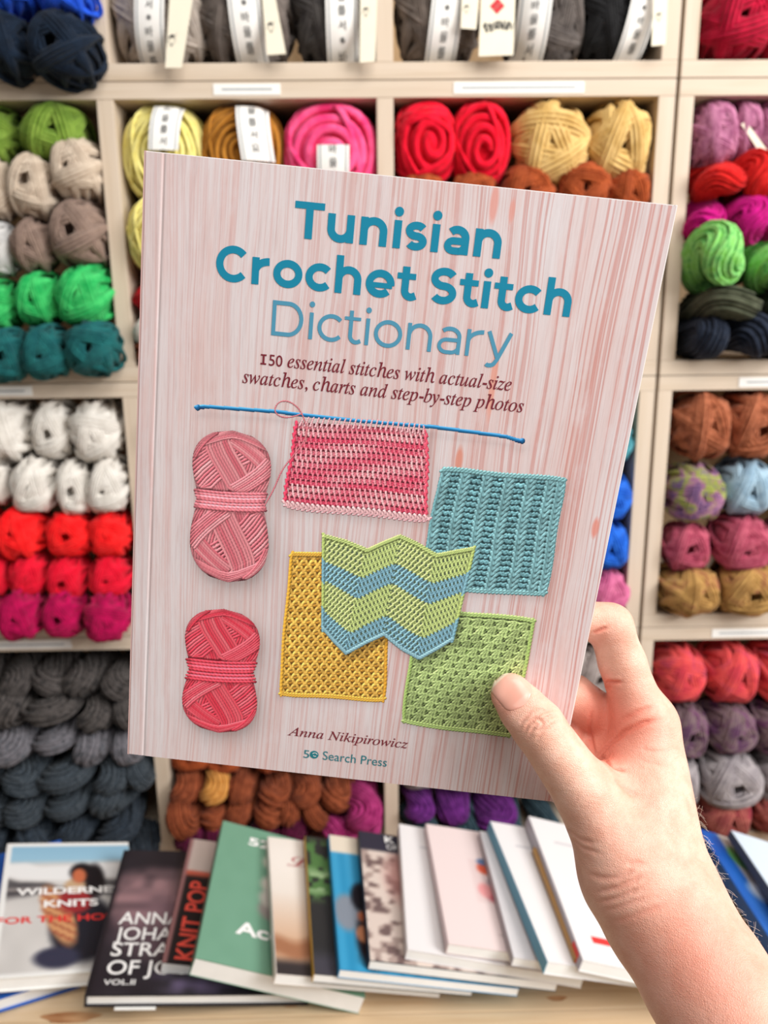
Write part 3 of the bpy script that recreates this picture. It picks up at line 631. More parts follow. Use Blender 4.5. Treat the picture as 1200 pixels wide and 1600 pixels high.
_cm = {}
def cover_mat(c):
    k = tuple(c)
    if k not in _cm: _cm[k] = plain('book_cover_%d_%d_%d' % k, c, 0.42, 0.3, 0.04)
    return _cm[k]
last_book = [None]
def cover_height(e, x, y):
    R = e.rotation_euler.to_matrix(); n = R @ Vector((0, 0, 1)); p = Vector(e.location) + R @ Vector((0, 0, e['_t']))
    return p.z - ((x - p.x) * n.x + (y - p.y) * n.y) / n.z
def table_book(label, BL, TL, w, t, phi, cover, spine=None, z_add=0.0, fn=None, hard=0.0, page=None, sheet_box=(0, 1, 0, 1), back=None, group='books on the table', on=None):
    """a book lying with its spine side raised by phi; BL, TL: seen tail and head corners of the cover at the spine"""
    phi = math.radians(phi); lift = z_add
    for _ in range(5):
        z0 = TZ + w * math.sin(phi) + lift; zc = z0 + t * math.cos(phi)
        a = on_z(*BL, zc); b = on_z(*TL, zc); d = b - a; l = float(np.hypot(d[0], d[1])); yaw = math.atan2(-d[0], d[1])
        l = min(max(l, 0.19), 0.29)
        org = np.array([a[0], a[1], z0]) - np.array([math.cos(yaw), math.sin(yaw), 0]) * (t * math.sin(phi))
        if on is not None:                        # rests with its spine on the cover of the neighbour
            need = max(cover_height(on, org[0] - f * l * math.sin(yaw), org[1] + f * l * math.cos(yaw)) - z0 for f in (0.0, 0.5, 1.0)) + 0.0008
            lift = max(z_add, lift + need)
    e = empty('book'); e.location = org; e.rotation_euler = (0, phi, yaw); tag(e, label, 'book', group)
    cm = cover_mat(cover); sm = cover_mat(spine or cover); bmat = cover_mat(back or cover); ct = 0.0022 if hard else 0.0006; o = hard
    box('front_cover', 0, w, 0, l, t - ct, t, cm, e, ct * 0.3)
    box('back_cover', 0, w, 0, l, 0, ct, bmat, e, ct * 0.3)
    box('spine', -0.0006 - (0.0016 if hard else 0), 0.0004, 0, l, 0.0002, t - 0.0002, sm, e, 0.0003)
    pg = box('pages', 0.0006, w - max(o, 0.0008), max(o, 0.0006), l - max(o, 0.0006), ct, t - ct, M['pages'] if page is None else cover_mat(page), e)
    s = None
    if fn is not None:
        x0, x1, y0, y1 = sheet_box
        s = sheet('cover_print', e, w * x0 + 0.0005, w * x1 - 0.0005, l * y0 + 0.0005, l * y1 - 0.0005, t + 0.0002, fn)
    e['_l'] = l; e['_w'] = w; e['_t'] = t
    return e
def book_text(e, s, x0, x1, y, mat, bold=0.02, rot=0, sy=None, shear=0.0):
    """lettering on a lying book: x0..x1, y in fractions of the cover; rot=1 runs up the cover"""
    w, l, t = e['_w'], e['_l'], e['_t']
    if rot:
        V, F = fit_text(s, x0 * l, x1 * l, 0, sy, None if sy is None else 'H', bold, shear); V = np.stack([y * w - V[:, 1], V[:, 0]], 1)
    else:
        V, F = fit_text(s, x0 * w, x1 * w, y * l, None if sy is None else y * l + sy, None if sy is None else 'H', bold, shear)
    flat_mesh('cover_lettering', V, F, t + 0.0006, mat, e)
WHT = plain('white_print', (242, 240, 238), 0.5); REDP = plain('red_print', (222, 58, 56), 0.5); CORP = plain('orange_red_print', (232, 84, 70), 0.5)
PINKT = plain('rose_script_print', (190, 120, 120), 0.5)

def art_snow(u, v):
    n = vnoise(u, v, 7, 3); C = solid(u, (206, 203, 200)) + (n[:, None] - 0.5) * 16
    C = paint(C, band_mask(v, 0.80, 1.2, 0.05), (150, 192, 216)); C = paint(C, band_mask(v, 0.88, 1.2, 0.14), (138, 182, 210))
    C = paint(C, band_mask(v + 0.06 * (n - 0.5), 0.66, 0.82, 0.03), (232, 232, 232))
    C = paint(C, band_mask(v + 0.10 * (n - 0.5), 0.50, 0.66, 0.03) * (0.6 + 0.4 * vnoise(u, v, 12, 5)), (60, 58, 62))
    C = paint(C, band_mask(v + 0.05 * (n - 0.5), 0.56, 0.61, 0.02) * 0.6, (180, 170, 166))
    C = paint(C, blob(u, v, 0.60, 0.30, 0.24, 0.24, 0.12, 0.3), (32, 34, 44))            # long dark coat
    C = paint(C, blob(u, v, 0.42, 0.10, 0.16, 0.07, 0.2), (52, 54, 74))
    st = (np.sin((v * 1.0 + u * 0.5) * 110) > 0.2) * 0.6
    C = paint(C, blob(u, v, 0.42, 0.40, 0.10, 0.24, 0.15, 0.45), (206, 150, 104)); C = paint(C, blob(u, v, 0.42, 0.40, 0.10, 0.24, 0.15, 0.45) * st, (140, 62, 48))
    C = paint(C, blob(u, v, 0.55, 0.50, 0.13, 0.10, 0.2), (150, 44, 48)); C = paint(C, blob(u, v, 0.56, 0.62, 0.10, 0.06, 0.2), (196, 164, 130))
    C = paint(C, blob(u, v, 0.70, 0.66, 0.08, 0.14, 0.2), (26, 22, 26)); C = paint(C, blob(u, v, 0.60, 0.73, 0.10, 0.08, 0.2), (28, 24, 28))
    C = paint(C, blob(u, v, 0.575, 0.70, 0.055, 0.06, 0.2), (196, 108, 74))
    fr = np.maximum.reduce([np.clip((0.03 - u) / 0.01, 0, 1), np.clip((v - 0.965) / 0.01, 0, 1), np.clip((0.02 - v) / 0.01, 0, 1)])
    return paint(C, fr, (238, 238, 236))
def art_strands(u, v):
    n = vnoise(u, v, 9, 8); n2 = vnoise(u, v, 18, 9); C = solid(u, (38, 34, 40)) + (n[:, None] - 0.5) * 14
    C = paint(C, blob(u, v, 0.20, 0.62, 0.26, 0.20, 0.35) * (0.45 + 0.7 * n2), (150, 116, 120))
    C = paint(C, blob(u, v, 0.34, 0.42, 0.26, 0.20, 0.4) * (0.3 + 0.6 * n), (128, 98, 108))
    st = 0.5 + 0.5 * np.sin((v * 0.9 - u * 0.3) * 90)
    C = paint(C, blob(u, v, 0.46, 0.72, 0.11, 0.24, 0.2, 0.25), (104, 78, 70)); C = paint(C, blob(u, v, 0.46, 0.72, 0.11, 0.24, 0.2, 0.25) * st * 0.6, (168, 138, 122))
    C = paint(C, blob(u, v, 0.55, 0.86, 0.06, 0.07, 0.3), (176, 122, 84))
    C = paint(C, blob(u, v, 0.52, 0.10, 0.20, 0.10, 0.4) * n2 * 1.3, (112, 98, 130))
    C = paint(C, np.clip((0.02 - u) / 0.02, 0, 1), (24, 22, 26)); return C
def art_pop(u, v):
    n = vnoise(u, v, 10, 11); C = solid(u, (196, 92, 72)) + (n[:, None] - 0.5) * 26
    C = paint(C, band_mask(v, 0.70, 1.2, 0.02), (206, 188, 180)); C = paint(C, blob(u, v, 0.5, 0.95, 0.25, 0.2, 0.4) * 0.7, (228, 214, 208))
    C = paint(C, band_mask(v, -0.1, 0.68, 0.03) * band_mask(u, -0.1, 0.30, 0.06), (36, 30, 32)); C = paint(C, band_mask(u, -0.1, 0.035, 0.02), (150, 104, 104))
    return C
def art_green(u, v):
    C = solid(u, (112, 156, 132)); n = vnoise(u, v, 12, 4)
    for cv, c in ((0.75, (214, 206, 194)), (0.58, (206, 200, 190)), (0.40, (150, 140, 136)), (0.48, (196, 190, 182))):
        C = paint(C, blob(u, v, 0.46, cv, 0.14, 0.085, 0.15), c)
    return C + (n[:, None] - 0.5) * 4
def art_cream(u, v):
    C = solid(u, (226, 216, 206)); n = vnoise(u, v, 8, 14)
    C = paint(C, np.clip((0.55 - v) / 0.35, 0, 1), (206, 168, 138)); C = paint(C, band_mask(v + 0.05 * n, 0.10, 0.28, 0.06) * 0.8, (150, 96, 66))
    C = paint(C, np.clip((0.11 - v) / 0.05, 0, 1), (56, 50, 50)); C = paint(C, blob(u, v, 0.15, 0.82, 0.3, 0.2, 0.6) * 0.5, (242, 236, 230)); return C
def art_leaf(u, v):
    n = vnoise(u, v, 22, 15); C = solid(u, (46, 46, 46)); C = paint(C, band_mask(v, 0.45, 1.0, 0.08) * (n > 0.42) * 0.8, (86, 132, 70))
    C = paint(C, band_mask(v, 0.5, 0.75, 0.08) * (n > 0.68), (150, 176, 132)); C = paint(C, np.clip((0.16 - v) / 0.08, 0, 1), (66, 64, 72)); return C
def art_blue(u, v):
    n = vnoise(u, v, 9, 16); C = solid(u, (52, 146, 190)) + (np.sin(u * 70)[:, None]) * 8
    C = paint(C, band_mask(v, 0.84, 1.2, 0.02), (222, 210, 192)); C = paint(C, blob(u, v, 0.07, 0.38, 0.08, 0.13, 0.2), (128, 136, 148))
    C = paint(C, blob(u, v, 0.17, 0.50, 0.07, 0.11, 0.2), (24, 24, 30)); C = paint(C, blob(u, v, 0.19, 0.20, 0.08, 0.18, 0.2), (36, 26, 28))
    C = paint(C, blob(u, v, 0.16, 0.24, 0.05, 0.06, 0.2), (194, 128, 92)); C = paint(C, blob(u, v, 0.17, 0.36, 0.04, 0.04, 0.3), (184, 98, 60)); return C
def art_knit(u, v):
    n = vnoise(u, v, 26, 17); C = solid(u, (168, 148, 140)); C = paint(C, (n > 0.52) * 0.9, (214, 198, 188)); C = paint(C, (n < 0.3) * 0.9, (104, 84, 82))
    C = paint(C, blob(u, v, 0.30, 0.62, 0.16, 0.24, 0.3) * 0.75, (184, 128, 122)); C = paint(C, band_mask(v, 0.83, 1.2, 0.01), (48, 46, 60)); return C
def art_pink(u, v):
    C = solid(u, (226, 208, 206)); C = paint(C, band_mask(u, 0.26, 0.60, 0.015) * band_mask(v, 0.34, 0.72, 0.015), (220, 198, 196))
    for cu, cv, ru, rv, c in ((0.38, 0.64, 0.06, 0.05, (214, 92, 64)), (0.48, 0.60, 0.06, 0.06, (186, 60, 50)), (0.42, 0.52, 0.05, 0.04, (150, 130, 140)), (0.44, 0.42, 0.10, 0.07, (190, 74, 88)), (0.34, 0.45, 0.05, 0.06, (224, 150, 150)), (0.38, 0.70, 0.05, 0.03, (96, 120, 160))):
        C = paint(C, blob(u, v, cu, cv, ru, rv, 0.25), c)
    C = paint(C, band_mask(u, 0.35, 0.75, 0.01) * band_mask(v, 0.10, 0.125, 0.006) * 0.4, (150, 130, 130)); return C
def art_white(u, v):
    C = solid(u, (226, 222, 222)); C = paint(C, band_mask(u, 0.12, 0.9, 0.01) * band_mask(v, 0.80, 0.815, 0.006) * 0.7, (150, 148, 156)); return C
def art_surf(u, v):
    n = vnoise(u, v, 10, 21); C = solid(u, (30, 92, 176)) + (n[:, None] - 0.5) * 40
    C = paint(C, band_mask(u, 0.15, 0.50, 0.03) * band_mask(v, 0.5, 1.2, 0.05), (176, 166, 160)); C = paint(C, blob(u, v, 0.24, 0.80, 0.09, 0.10, 0.2), (84, 142, 74))
    C = paint(C, blob(u, v, 0.26, 0.50, 0.14, 0.09, 0.3), (226, 226, 230)); C = paint(C, blob(u, v, 0.25, 0.30, 0.2, 0.2, 0.4) * 0.6, (20, 60, 120)); return C
def art_sky(u, v): return paint(solid(u, (200, 214, 228)), np.clip(v, 0, 1) * 0.3 * vnoise(u, v, 4, 5), (236, 240, 244))

b0 = table_book('blue-covered book under the snowy knitting book', (-40, 1572), (-34, 1310), 0.115, 0.020, 2, (38, 96, 190), hard=0.003)
bA = table_book('white-framed hardback with dark-haired woman in snow on its cover', (-14, 1529), (14, 1318), 0.168, 0.020, 14, (236, 236, 234), z_add=0.0, fn=art_snow, hard=0.002)
book_text(bA, 'WILDERNESS', 0.10, 0.97, 0.555, WHT, 0.03, sy=0.0135); book_text(bA, 'KNITS', 0.31, 0.72, 0.455, WHT, 0.03, sy=0.0135)
book_text(bA, 'FOR THE HOME', -0.02, 0.94, 0.345, REDP, 0.025, sy=0.012)
bB = table_book('dark hardback with large white capitals lying flat', (135, 1555), (196, 1328), 0.255, 0.017, 8, (34, 32, 38), fn=art_strands, hard=0.003)
for s, y in (('ANNA', 0.43), ('JOHANNA', 0.325), ('STRANDS', 0.225), ('OF JOY', 0.115)):
    book_text(bB, s, 0.06, {'ANNA': 0.37, 'JOHANNA': 0.57, 'STRANDS': 0.57, 'OF JOY': 0.44}[s], y, WHT, 0.01, sy=0.021)
book_text(bB, 'VOL.II', 0.06, 0.20, 0.055, WHT, 0.01, sy=0.0075)
box('bookmark', 0.032, 0.078, -0.004, 0.02, -0.0002, 0.0006, M['paper'], bB)
bC = table_book('knitting book with orange-red lettering running up its black panel', (253, 1504), (298, 1310), 0.185, 0.015, 13, (60, 44, 46), spine=(120, 84, 84), fn=art_pop, on=bB)
book_text(bC, 'KNIT POP', 0.03, 0.62, 0.20, CORP, 0.02, rot=1, sy=0.024)
bD = table_book('thick sage green paperback with white title lettering', (305, 1497), (349, 1282), 0.205, 0.024, 20, (108, 150, 127), spine=(86, 122, 102), z_add=0.0, fn=art_green, on=bC)
book_text(bD, '52', 0.20, 0.36, 0.85, WHT, 0.03, sy=0.016); book_text(bD, 'Acc', 0.20, 0.48, 0.20, WHT, 0.03, sy=0.020)
bE = table_book('cream and caramel paperback with rose script title', (432, 1522), (419, 1307), 0.20, 0.013, 16, (222, 212, 204), fn=art_cream, on=bD)
book_text(bE, '𝓛𝓸', 0.12, 0.34, 0.76, PINKT, 0.0, sy=0.024)
bF = table_book('black paperback with green leaves and a gold spine', (491, 1522), (477, 1306), 0.19, 0.011, 14, (46, 46, 46), spine=(190, 150, 60), fn=art_leaf, on=bE)
bG = table_book('sky blue book with cream band along its head', (531, 1515), (514, 1304), 0.215, 0.011, 14, (44, 134, 180), fn=art_blue, on=bF)
bH = table_book('knit-textured book with dark navy band and white lettering', (578, 1501), (561, 1298), 0.225, 0.012, 13, (40, 70, 84), spine=(46, 44, 56), fn=art_knit, on=bG)
book_text(bH, 'K', 0.16, 0.225, 0.92, WHT, 0.02, sy=0.014); book_text(bH, 'OF', 0.165, 0.235, 0.86, WHT, 0.0, sy=0.010)
bI = table_book('plain white paperback between knit-textured and pale pink books', (637, 1484), (624, 1287), 0.21, 0.013, 13, (226, 220, 220), fn=art_white, on=bH)
bJ = table_book('pale pink paperback with small picture of red knits', (701, 1475), (666, 1287), 0.185, 0.013, 13, (226, 208, 206), spine=(214, 192, 192), fn=art_pink, on=bI)
bK = table_book('light grey paperback right of the pale pink one', (803, 1496), (750, 1298), 0.17, 0.011, 14, (216, 212, 214), spine=(168, 160, 164), on=bJ)
bL = table_book('white book with teal blue spine', (856, 1503), (766, 1283), 0.18, 0.016, 16, (228, 226, 230), spine=(92, 152, 176), fn=art_white, on=bK)
bK2 = table_book('kraft brown booklet squeezed beside the teal spine', (900, 1497), (836, 1330), 0.15, 0.007, 14, (176, 132, 74), z_add=0.004, on=bL)
bM = table_book('white book with grey spine and small red label next to the hand', (911, 1500), (826, 1275), 0.19, 0.015, 17, (232, 230, 232), spine=(176, 170, 178), fn=art_white, on=bL)
box('red_label', 0.022, 0.058, 0.030, 0.040, 0.0152, 0.0156, REDP, bM)
box('red_spine_label', -0.0012, 0.0, 0.010, 0.030, 0.001, 0.013, REDP, bM)
bP = table_book('mustard yellow book under the blue booklet right of the wrist', (1172, 1484), (1076, 1322), 0.16, 0.012, 10, (206, 168, 52))
bN = table_book('glossy blue booklet with green and white picture right of the wrist', (1225, 1500), (1091, 1294), 0.17, 0.016, 20, (30, 92, 176), spine=(34, 72, 120), fn=art_surf, z_add=0.01, on=bP)
bO = table_book('pale sky blue booklet at the frame edge, dark spine', (1272, 1490), (1142, 1297), 0.17, 0.012, 20, (206, 218, 230), spine=(70, 74, 84), fn=art_sky, z_add=0.024, on=bN)

# ================================================================== the big book held up in the middle
BW = 0.216
_pts = {'TL': (227, 235), 'TR': (1059, 320.5), 'BR': (866.3, 1254), 'BL': (200.5, 1179)}
_r = {k: np.array([(p[0] - 600) / FPX, (p[1] - 800) / FPX, 1.0]) for k, p in _pts.items()}
_l = np.linalg.solve(np.array([_r['TR'], -_r['BR'], _r['BL']]).T, _r['TL'])
_U = _l[0] * _r['TR'] - _r['TL']; _V = _l[2] * _r['BL'] - _r['TL']
_s = BW / np.linalg.norm(_U)
B_TL = CM @ (_r['TL'] * _s) + [0, 0, CAM_H]; _U = CM @ (_U * _s); _V = CM @ (_V * _s)
EX = _U / np.linalg.norm(_U); _vp = _V - (_V @ EX) * EX; BH = float(np.linalg.norm(_vp)); EY = -_vp / BH; EZ = np.cross(EX, EY)
SHE = float(_V @ EX) / BH                       # the slight lean of the paperback
B_O = B_TL + _V                                  # tail corner at the spine
BT_ = 0.015
bmw = Matrix.Identity(4)
for i in range(3): bmw[i][0] = EX[i]; bmw[i][1] = EY[i]; bmw[i][2] = EZ[i]; bmw[i][3] = B_O[i]
def to_book(px, py, lift=0.0):
    """seen point -> (x, y) on the cover plane, metres from the tail corner at the spine"""
    d = ray(px, py); o = B_O + EZ * lift; t = ((o - [0, 0, CAM_H]) @ EZ) / (d @ EZ); p = d * t + [0, 0, CAM_H] - B_O
    return np.array([p @ EX, p @ EY])
def skew(x, y): return x - (y - 0.0) * SHE      # x of the leaning outline at height y (x measured from the tail corner)
def book_world(x, y, z): return B_O + EX * x + EY * y + EZ * z
def cover_depth(px, py):
    d = ray(px, py); return float(((B_O - [0, 0, CAM_H]) @ EZ) / (d @ EZ))
book = empty('held_book', bmw); tag(book, 'large pink wood-print paperback about crochet, held up by a hand', 'book')

# ---- cover with hinge crease: fine grid, printed with whitewashed pink timber
HINGE = float(to_book(244, 600)[0] + to_book(244, 600)[1] * SHE)
def crease_z(u): return -0.00028 * np.exp(-((u - HINGE) / 0.0005) ** 2) + np.where(u < HINGE, -0.00025 * (HINGE - u) / HINGE, 0.0)
us = np.unique(np.concatenate([np.linspace(0.0003, HINGE - 0.002, 6), np.linspace(HINGE - 0.002, HINGE + 0.002, 13), np.linspace(HINGE + 0.002, BW - 0.0004, 150)]))
vs_ = np.linspace(0.0004, BH - 0.0004, 196)
UU, VV = np.meshgrid(us, vs_)
PX = UU - VV * SHE; PY = VV; PZ = crease_z(UU)
nx, ny = len(us), len(vs_); i = np.arange(ny - 1)[:, None]; j = np.arange(nx - 1)[None, :]
Fc = np.stack([i * nx + j, i * nx + j + 1, (i + 1) * nx + j + 1, (i + 1) * nx + j], -1).reshape(-1, 4)
def prism(name, u0, u1, v0, v1, z0, z1, mat, parent):
    V = [(u - v * SHE, v, z) for z in (z0, z1) for v in (v0, v1) for u in (u0, u1)]
    F = [(0, 2, 3, 1), (4, 5, 7, 6), (0, 1, 5, 4), (2, 6, 7, 3), (0, 4, 6, 2), (1, 3, 7, 5)]
    return link_mesh(name, mesh_from(name, V, F), mat, parent)
M['coveredge'] = plain('white_cover_board_edge', (240, 234, 232), 0.6, 0.2)
M['coverback'] = plain('pink_back_cover', (214, 178, 174), 0.45, 0.3, 0.06)
front = prism('front_cover', 0, BW, 0, BH, -0.0010, -0.00075, M['coveredge'], book)
prism('cover_rim', BW - 0.0009, BW, 0, BH, -0.00078, -0.00003, M['coveredge'], front)
prism('back_cover', 0, BW, 0, BH, -BT_ - 0.0003, -BT_, M['coverback'], book)
prism('spine', -0.0006, 0.0002, 0, BH, -BT_, -0.0004, M['coverback'], book)
prism('pages', 0.0003, BW - 0.0006, 0.0005, BH - 0.0005, -BT_, -0.0010, M['pages'], book)

# ---- picture rasters (flat print; every picture is drawn strand by strand in cover millimetres)
LD = np.array([-0.45, 0.62, 0.64]); LD /= np.linalg.norm(LD)
class Ras:
    def __init__(s, corners_px, pad=2.0, res=0.235):
        P = np.array([to_book(*p) for p in corners_px]) * 1000
        s.x0, s.y0 = P.min(0) - pad; x1, y1 = P.max(0) + pad; s.res = res
        s.nx = int((x1 - s.x0) / res) + 1; s.ny = int((y1 - s.y0) / res) + 1
        s.H = np.full((s.ny, s.nx), -9.0); s.C = np.zeros((s.ny, s.nx, 3)); s.clip = None
        s.X, s.Y = np.meshgrid(s.x0 + np.arange(s.nx) * res, s.y0 + np.arange(s.ny) * res)
    def seg(s, p, q, r, col, z=0.0, ph=0.0, gloss=0.35, ply=0.10):
        x0 = max(int((min(p[0], q[0]) - r - s.x0) / s.res), 0); x1 = min(int((max(p[0], q[0]) + r - s.x0) / s.res) + 2, s.nx)
        y0 = max(int((min(p[1], q[1]) - r - s.y0) / s.res), 0); y1 = min(int((max(p[1], q[1]) + r - s.y0) / s.res) + 2, s.ny)
        if x1 <= x0 or y1 <= y0: return
        X = s.X[y0:y1, x0:x1] - p[0]; Y = s.Y[y0:y1, x0:x1] - p[1]
        dx, dy = q[0] - p[0], q[1] - p[1]; L = math.hypot(dx, dy) + 1e-9; dx /= L; dy /= L
        t = np.clip(X * dx + Y * dy, 0, L); ox, oy = X - t * dx, Y - t * dy; d2 = (ox * ox + oy * oy) / (r * r)
        hz = np.sqrt(np.clip(1 - d2, 0, 1)); h = z + r * hz
        m = (d2 < 1) & (h > s.H[y0:y1, x0:x1])
        if s.clip is not None: m &= s.clip[y0:y1, x0:x1]
        if not m.any(): return
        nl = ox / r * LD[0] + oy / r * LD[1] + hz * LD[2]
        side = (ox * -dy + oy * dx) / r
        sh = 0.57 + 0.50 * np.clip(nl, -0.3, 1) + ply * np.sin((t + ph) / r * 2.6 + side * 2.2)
        c = np.asarray(col)[None, None] / 255.0 * sh[..., None] + gloss * np.clip(nl - 0.72, 0, 1)[..., None]  # shade and highlight of each strand painted into the print colour
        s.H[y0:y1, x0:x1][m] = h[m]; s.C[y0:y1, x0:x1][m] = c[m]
    def line(s, pts, r, col, z=0.0, **k):
        ph = 0.0
        for a, b in zip(pts[:-1], pts[1:]):
            s.seg(a, b, r, col, z, ph=ph, **k); ph += math.hypot(b[0] - a[0], b[1] - a[1])
    def fill(s, mask, col, z=-1.0):
        m = mask & (s.H < z)
        s.H[m] = z; s.C[m] = np.asarray(col) / 255.0
    def poly_mask(s, pts):
        P = np.asarray(pts); m = np.zeros(s.X.shape, bool); n = len(P)
        for i in range(n):
            a, b = P[i], P[(i + 1) % n]
            if a[1] == b[1]: continue
            c = ((a[1] > s.Y) != (b[1] > s.Y)) & (s.X < (b[0] - a[0]) * (s.Y - a[1]) / (b[1] - a[1]) + a[0]); m ^= c
        return m
    def blur(s, A, n):
        k = np.ones(2 * n + 1) / (2 * n + 1)
        A = np.apply_along_axis(lambda r: np.convolve(np.pad(r, n, 'edge'), k, 'valid'), 1, A)
        return np.apply_along_axis(lambda r: np.convolve(np.pad(r, n, 'edge'), k, 'valid'), 0, A)
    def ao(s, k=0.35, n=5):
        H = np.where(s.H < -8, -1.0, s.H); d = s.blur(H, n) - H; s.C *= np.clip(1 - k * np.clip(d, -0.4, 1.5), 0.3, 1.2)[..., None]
    def build(s, name, z, label=None):
        m = s.H > -8; idx = -np.ones(m.shape, int); idx[m] = np.arange(m.sum())
        q = m[:-1, :-1] & m[:-1, 1:] & m[1:, 1:] & m[1:, :-1]
        F = np.stack([idx[:-1, :-1][q], idx[:-1, 1:][q], idx[1:, 1:][q], idx[1:, :-1][q]], 1)
        used = np.zeros(m.sum(), bool); used[F.ravel()] = True; re = np.cumsum(used) - 1
        V = np.stack([s.X[m] / 1000, s.Y[m] / 1000, np.full(m.sum(), z)], 1)[used]
        me = quads_mesh(name, V, re[F]); color_attr(me, lin(np.clip(s.C[m][used], 0.0, 1.0)))
        o = link_mesh(name, me, M['coverprint'], front)
        if label: o['label'] = label
        return o
M['coverprint'] = print_mat('cover_print_ink', 0.38, 0.32)
print_shadows = []                                       # soft shadows of the pictures, painted into the cover print: (polygon mm, dx, dy, softness mm, strength)
def mm(*pp): return np.array([to_book(*p) * 1000 for p in pp])
def bil(Q, s, t):
    """quad TL,TR,BR,BL ; s right 0..1, t down 0..1"""
    e = 0.30 * np.array([math.sin(t * 9 + Q[0][0]), math.sin(s * 8 + Q[0][1])]) - 0.5 * np.array([np.sign(s - 0.5), -np.sign(t - 0.5)]) * (abs(2 * s - 1) * abs(2 * t - 1)) ** 9
    return (Q[0] * (1 - s) + Q[1] * s) * (1 - t) + (Q[3] * (1 - s) + Q[2] * s) * t + e
def smooth2(P, n=3):
    P = np.asarray(P, float)
    for _ in range(n): P = np.concatenate([P[:1], np.stack([0.75 * P[:-1] + 0.25 * P[1:], 0.25 * P[:-1] + 0.75 * P[1:]], 1).reshape(-1, 2), P[-1:]])
    return P
def jit(a): return float(rng.normal() * a)

# crochet hook
def hook_print():
    R = Ras([(296, 620), (830, 700), (830, 660), (296, 655)])
    P = mm((306, 636), (318, 635), (430, 643), (470, 648), (547, 656.5), (677, 667), (790, 682), (806, 687), (817, 689.5))
    R.line(P, 0.95, (36, 132, 196), 0.0, gloss=1.6, ply=0.0)
    for (x, y) in ((309, 637), (816, 689)):
        c = mm((x, y))[0]; R.seg(c, c + [0.01, 0], 1.45, (30, 112, 176), 0.1, gloss=1.0, ply=0)
    R.seg(*(mm((313, 638), (319, 638.5))), 0.42, (18, 60, 110), 1.6, ply=0); R.seg(*(mm((806, 690), (813, 691.5))), 0.42, (18, 60, 110), 1.6, ply=0)
    R.build('printed_crochet_hook', 0.00004, 'long blue double-ended crochet hook printed on the cover')
    print_shadows.append((np.concatenate([P, P[::-1] - [0, 1.2]]), 1.2, -3.0, 1.6, 0.20))
# coral tunisian swatch
def coral_print():
    Q = mm((464, 657), (669, 669), (668, 812), (444, 790)); R = Ras([(436, 640), (680, 660), (680, 826), (430, 800)])
    NC, NR = 27, 13
    R.fill(R.poly_mask([bil(Q, -0.01, 0), bil(Q, 1, 0), bil(Q, 1, 1), bil(Q, 0, 1)]), (186, 48, 74))
    R.clip = R.poly_mask(Q)
    for r in range(NR):
        k = 0.5 + 0.5 * math.sin(r * 1.9 + 0.6) * (0.4 + 0.6 * math.sin(r * 0.8)); 
        for c in range(NC):
            kk = min(max(k + 0.35 * math.sin(c * 0.33 + r * 1.3) + jit(0.10), 0), 1)
            col = np.array((232, 62, 98)) * (1 - kk) + np.array((242, 138, 152)) * kk; lt = np.array((240, 110, 132)) * (1 - kk) + np.array((250, 196, 200)) * kk
            s0 = (c + 0.5) / NC + 0.012 * math.sin(r * 1.7); t0 = (r + 0.5) / NR * 0.93 + 0.02; ds = 1 / NC; dt = 0.93 / NR
            R.line([bil(Q, s0 - ds * 0.75, t0 + dt * 0.34), bil(Q, s0 - ds * 0.1, t0 + dt * 0.10), bil(Q, s0 + ds * 0.55, t0 + dt * 0.36)], 0.62, col, 0.0)
            R.line([bil(Q, s0 - ds * 0.55, t0 - dt * 0.06), bil(Q, s0 + ds * 0.05, t0 + dt * 0.22), bil(Q, s0 + ds * 0.6, t0 - dt * 0.02)], 0.55, col * 0.92, -0.1)
            R.line([bil(Q, s0 - ds * 0.12, t0 - dt * 0.50), bil(Q, s0 + ds * 0.12, t0 + dt * 0.40)], 0.50, lt, 0.55)
    R.clip = None
    for c in range(NC + 2):                                        # pale braided lower edge
        s0 = c / (NC + 1); R.line([bil(Q, s0 - 0.02, 0.955), bil(Q, s0 + 0.02, 1.01)], 0.75, (246, 196, 200), 0.9); R.line([bil(Q, s0 - 0.02, 1.03), bil(Q, s0 + 0.03, 0.985)], 0.7, (240, 178, 186), 0.8)
    for r in range(NR):
        t0 = (r + 0.5) / NR; R.line([bil(Q, -0.008, t0 - 0.04), bil(Q, 0.008, t0 + 0.04)], 0.75, (236, 74, 106), 0.7); R.line([bil(Q, 0.985, t0 - 0.03), bil(Q, 1.0, t0 + 0.04)], 0.7, (238, 90, 116), 0.6)
    for c in range(24):                                            # loops over the hook
        s0 = 0.03 + c * 0.041; R.line([bil(Q, s0, 0.05), bil(Q, s0 + 0.012, -0.035), bil(Q, s0 + 0.016, -0.05)], 0.48, (246, 176, 184), 1.9)
    th = np.linspace(0, 1, 26); a = [(481, 668), (476, 690), (458, 712), (440, 735), (428, 765), (418, 782), (412, 792)]
    lp = [(478, 690), (480, 668), (470, 640), (452, 626), (436, 627), (429, 638), (432, 648), (446, 653), (462, 650), (472, 646)]
    R2 = Ras([(404, 620), (490, 620), (490, 800), (404, 800)])
    R2.line(smooth2(mm(*lp)), 0.42, (238, 140, 150), 2.4); R2.line(smooth2(mm(*a)), 0.45, (238, 132, 146), 2.4)
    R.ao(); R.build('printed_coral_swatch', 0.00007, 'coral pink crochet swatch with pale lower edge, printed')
    R2.build('printed_yarn_tail', 0.00011, 'thin pink yarn tail looped over the hook, printed')
    print_shadows.append((Q[[0, 1, 2, 3]], 0.8, -2.4, 2.6, 0.38))
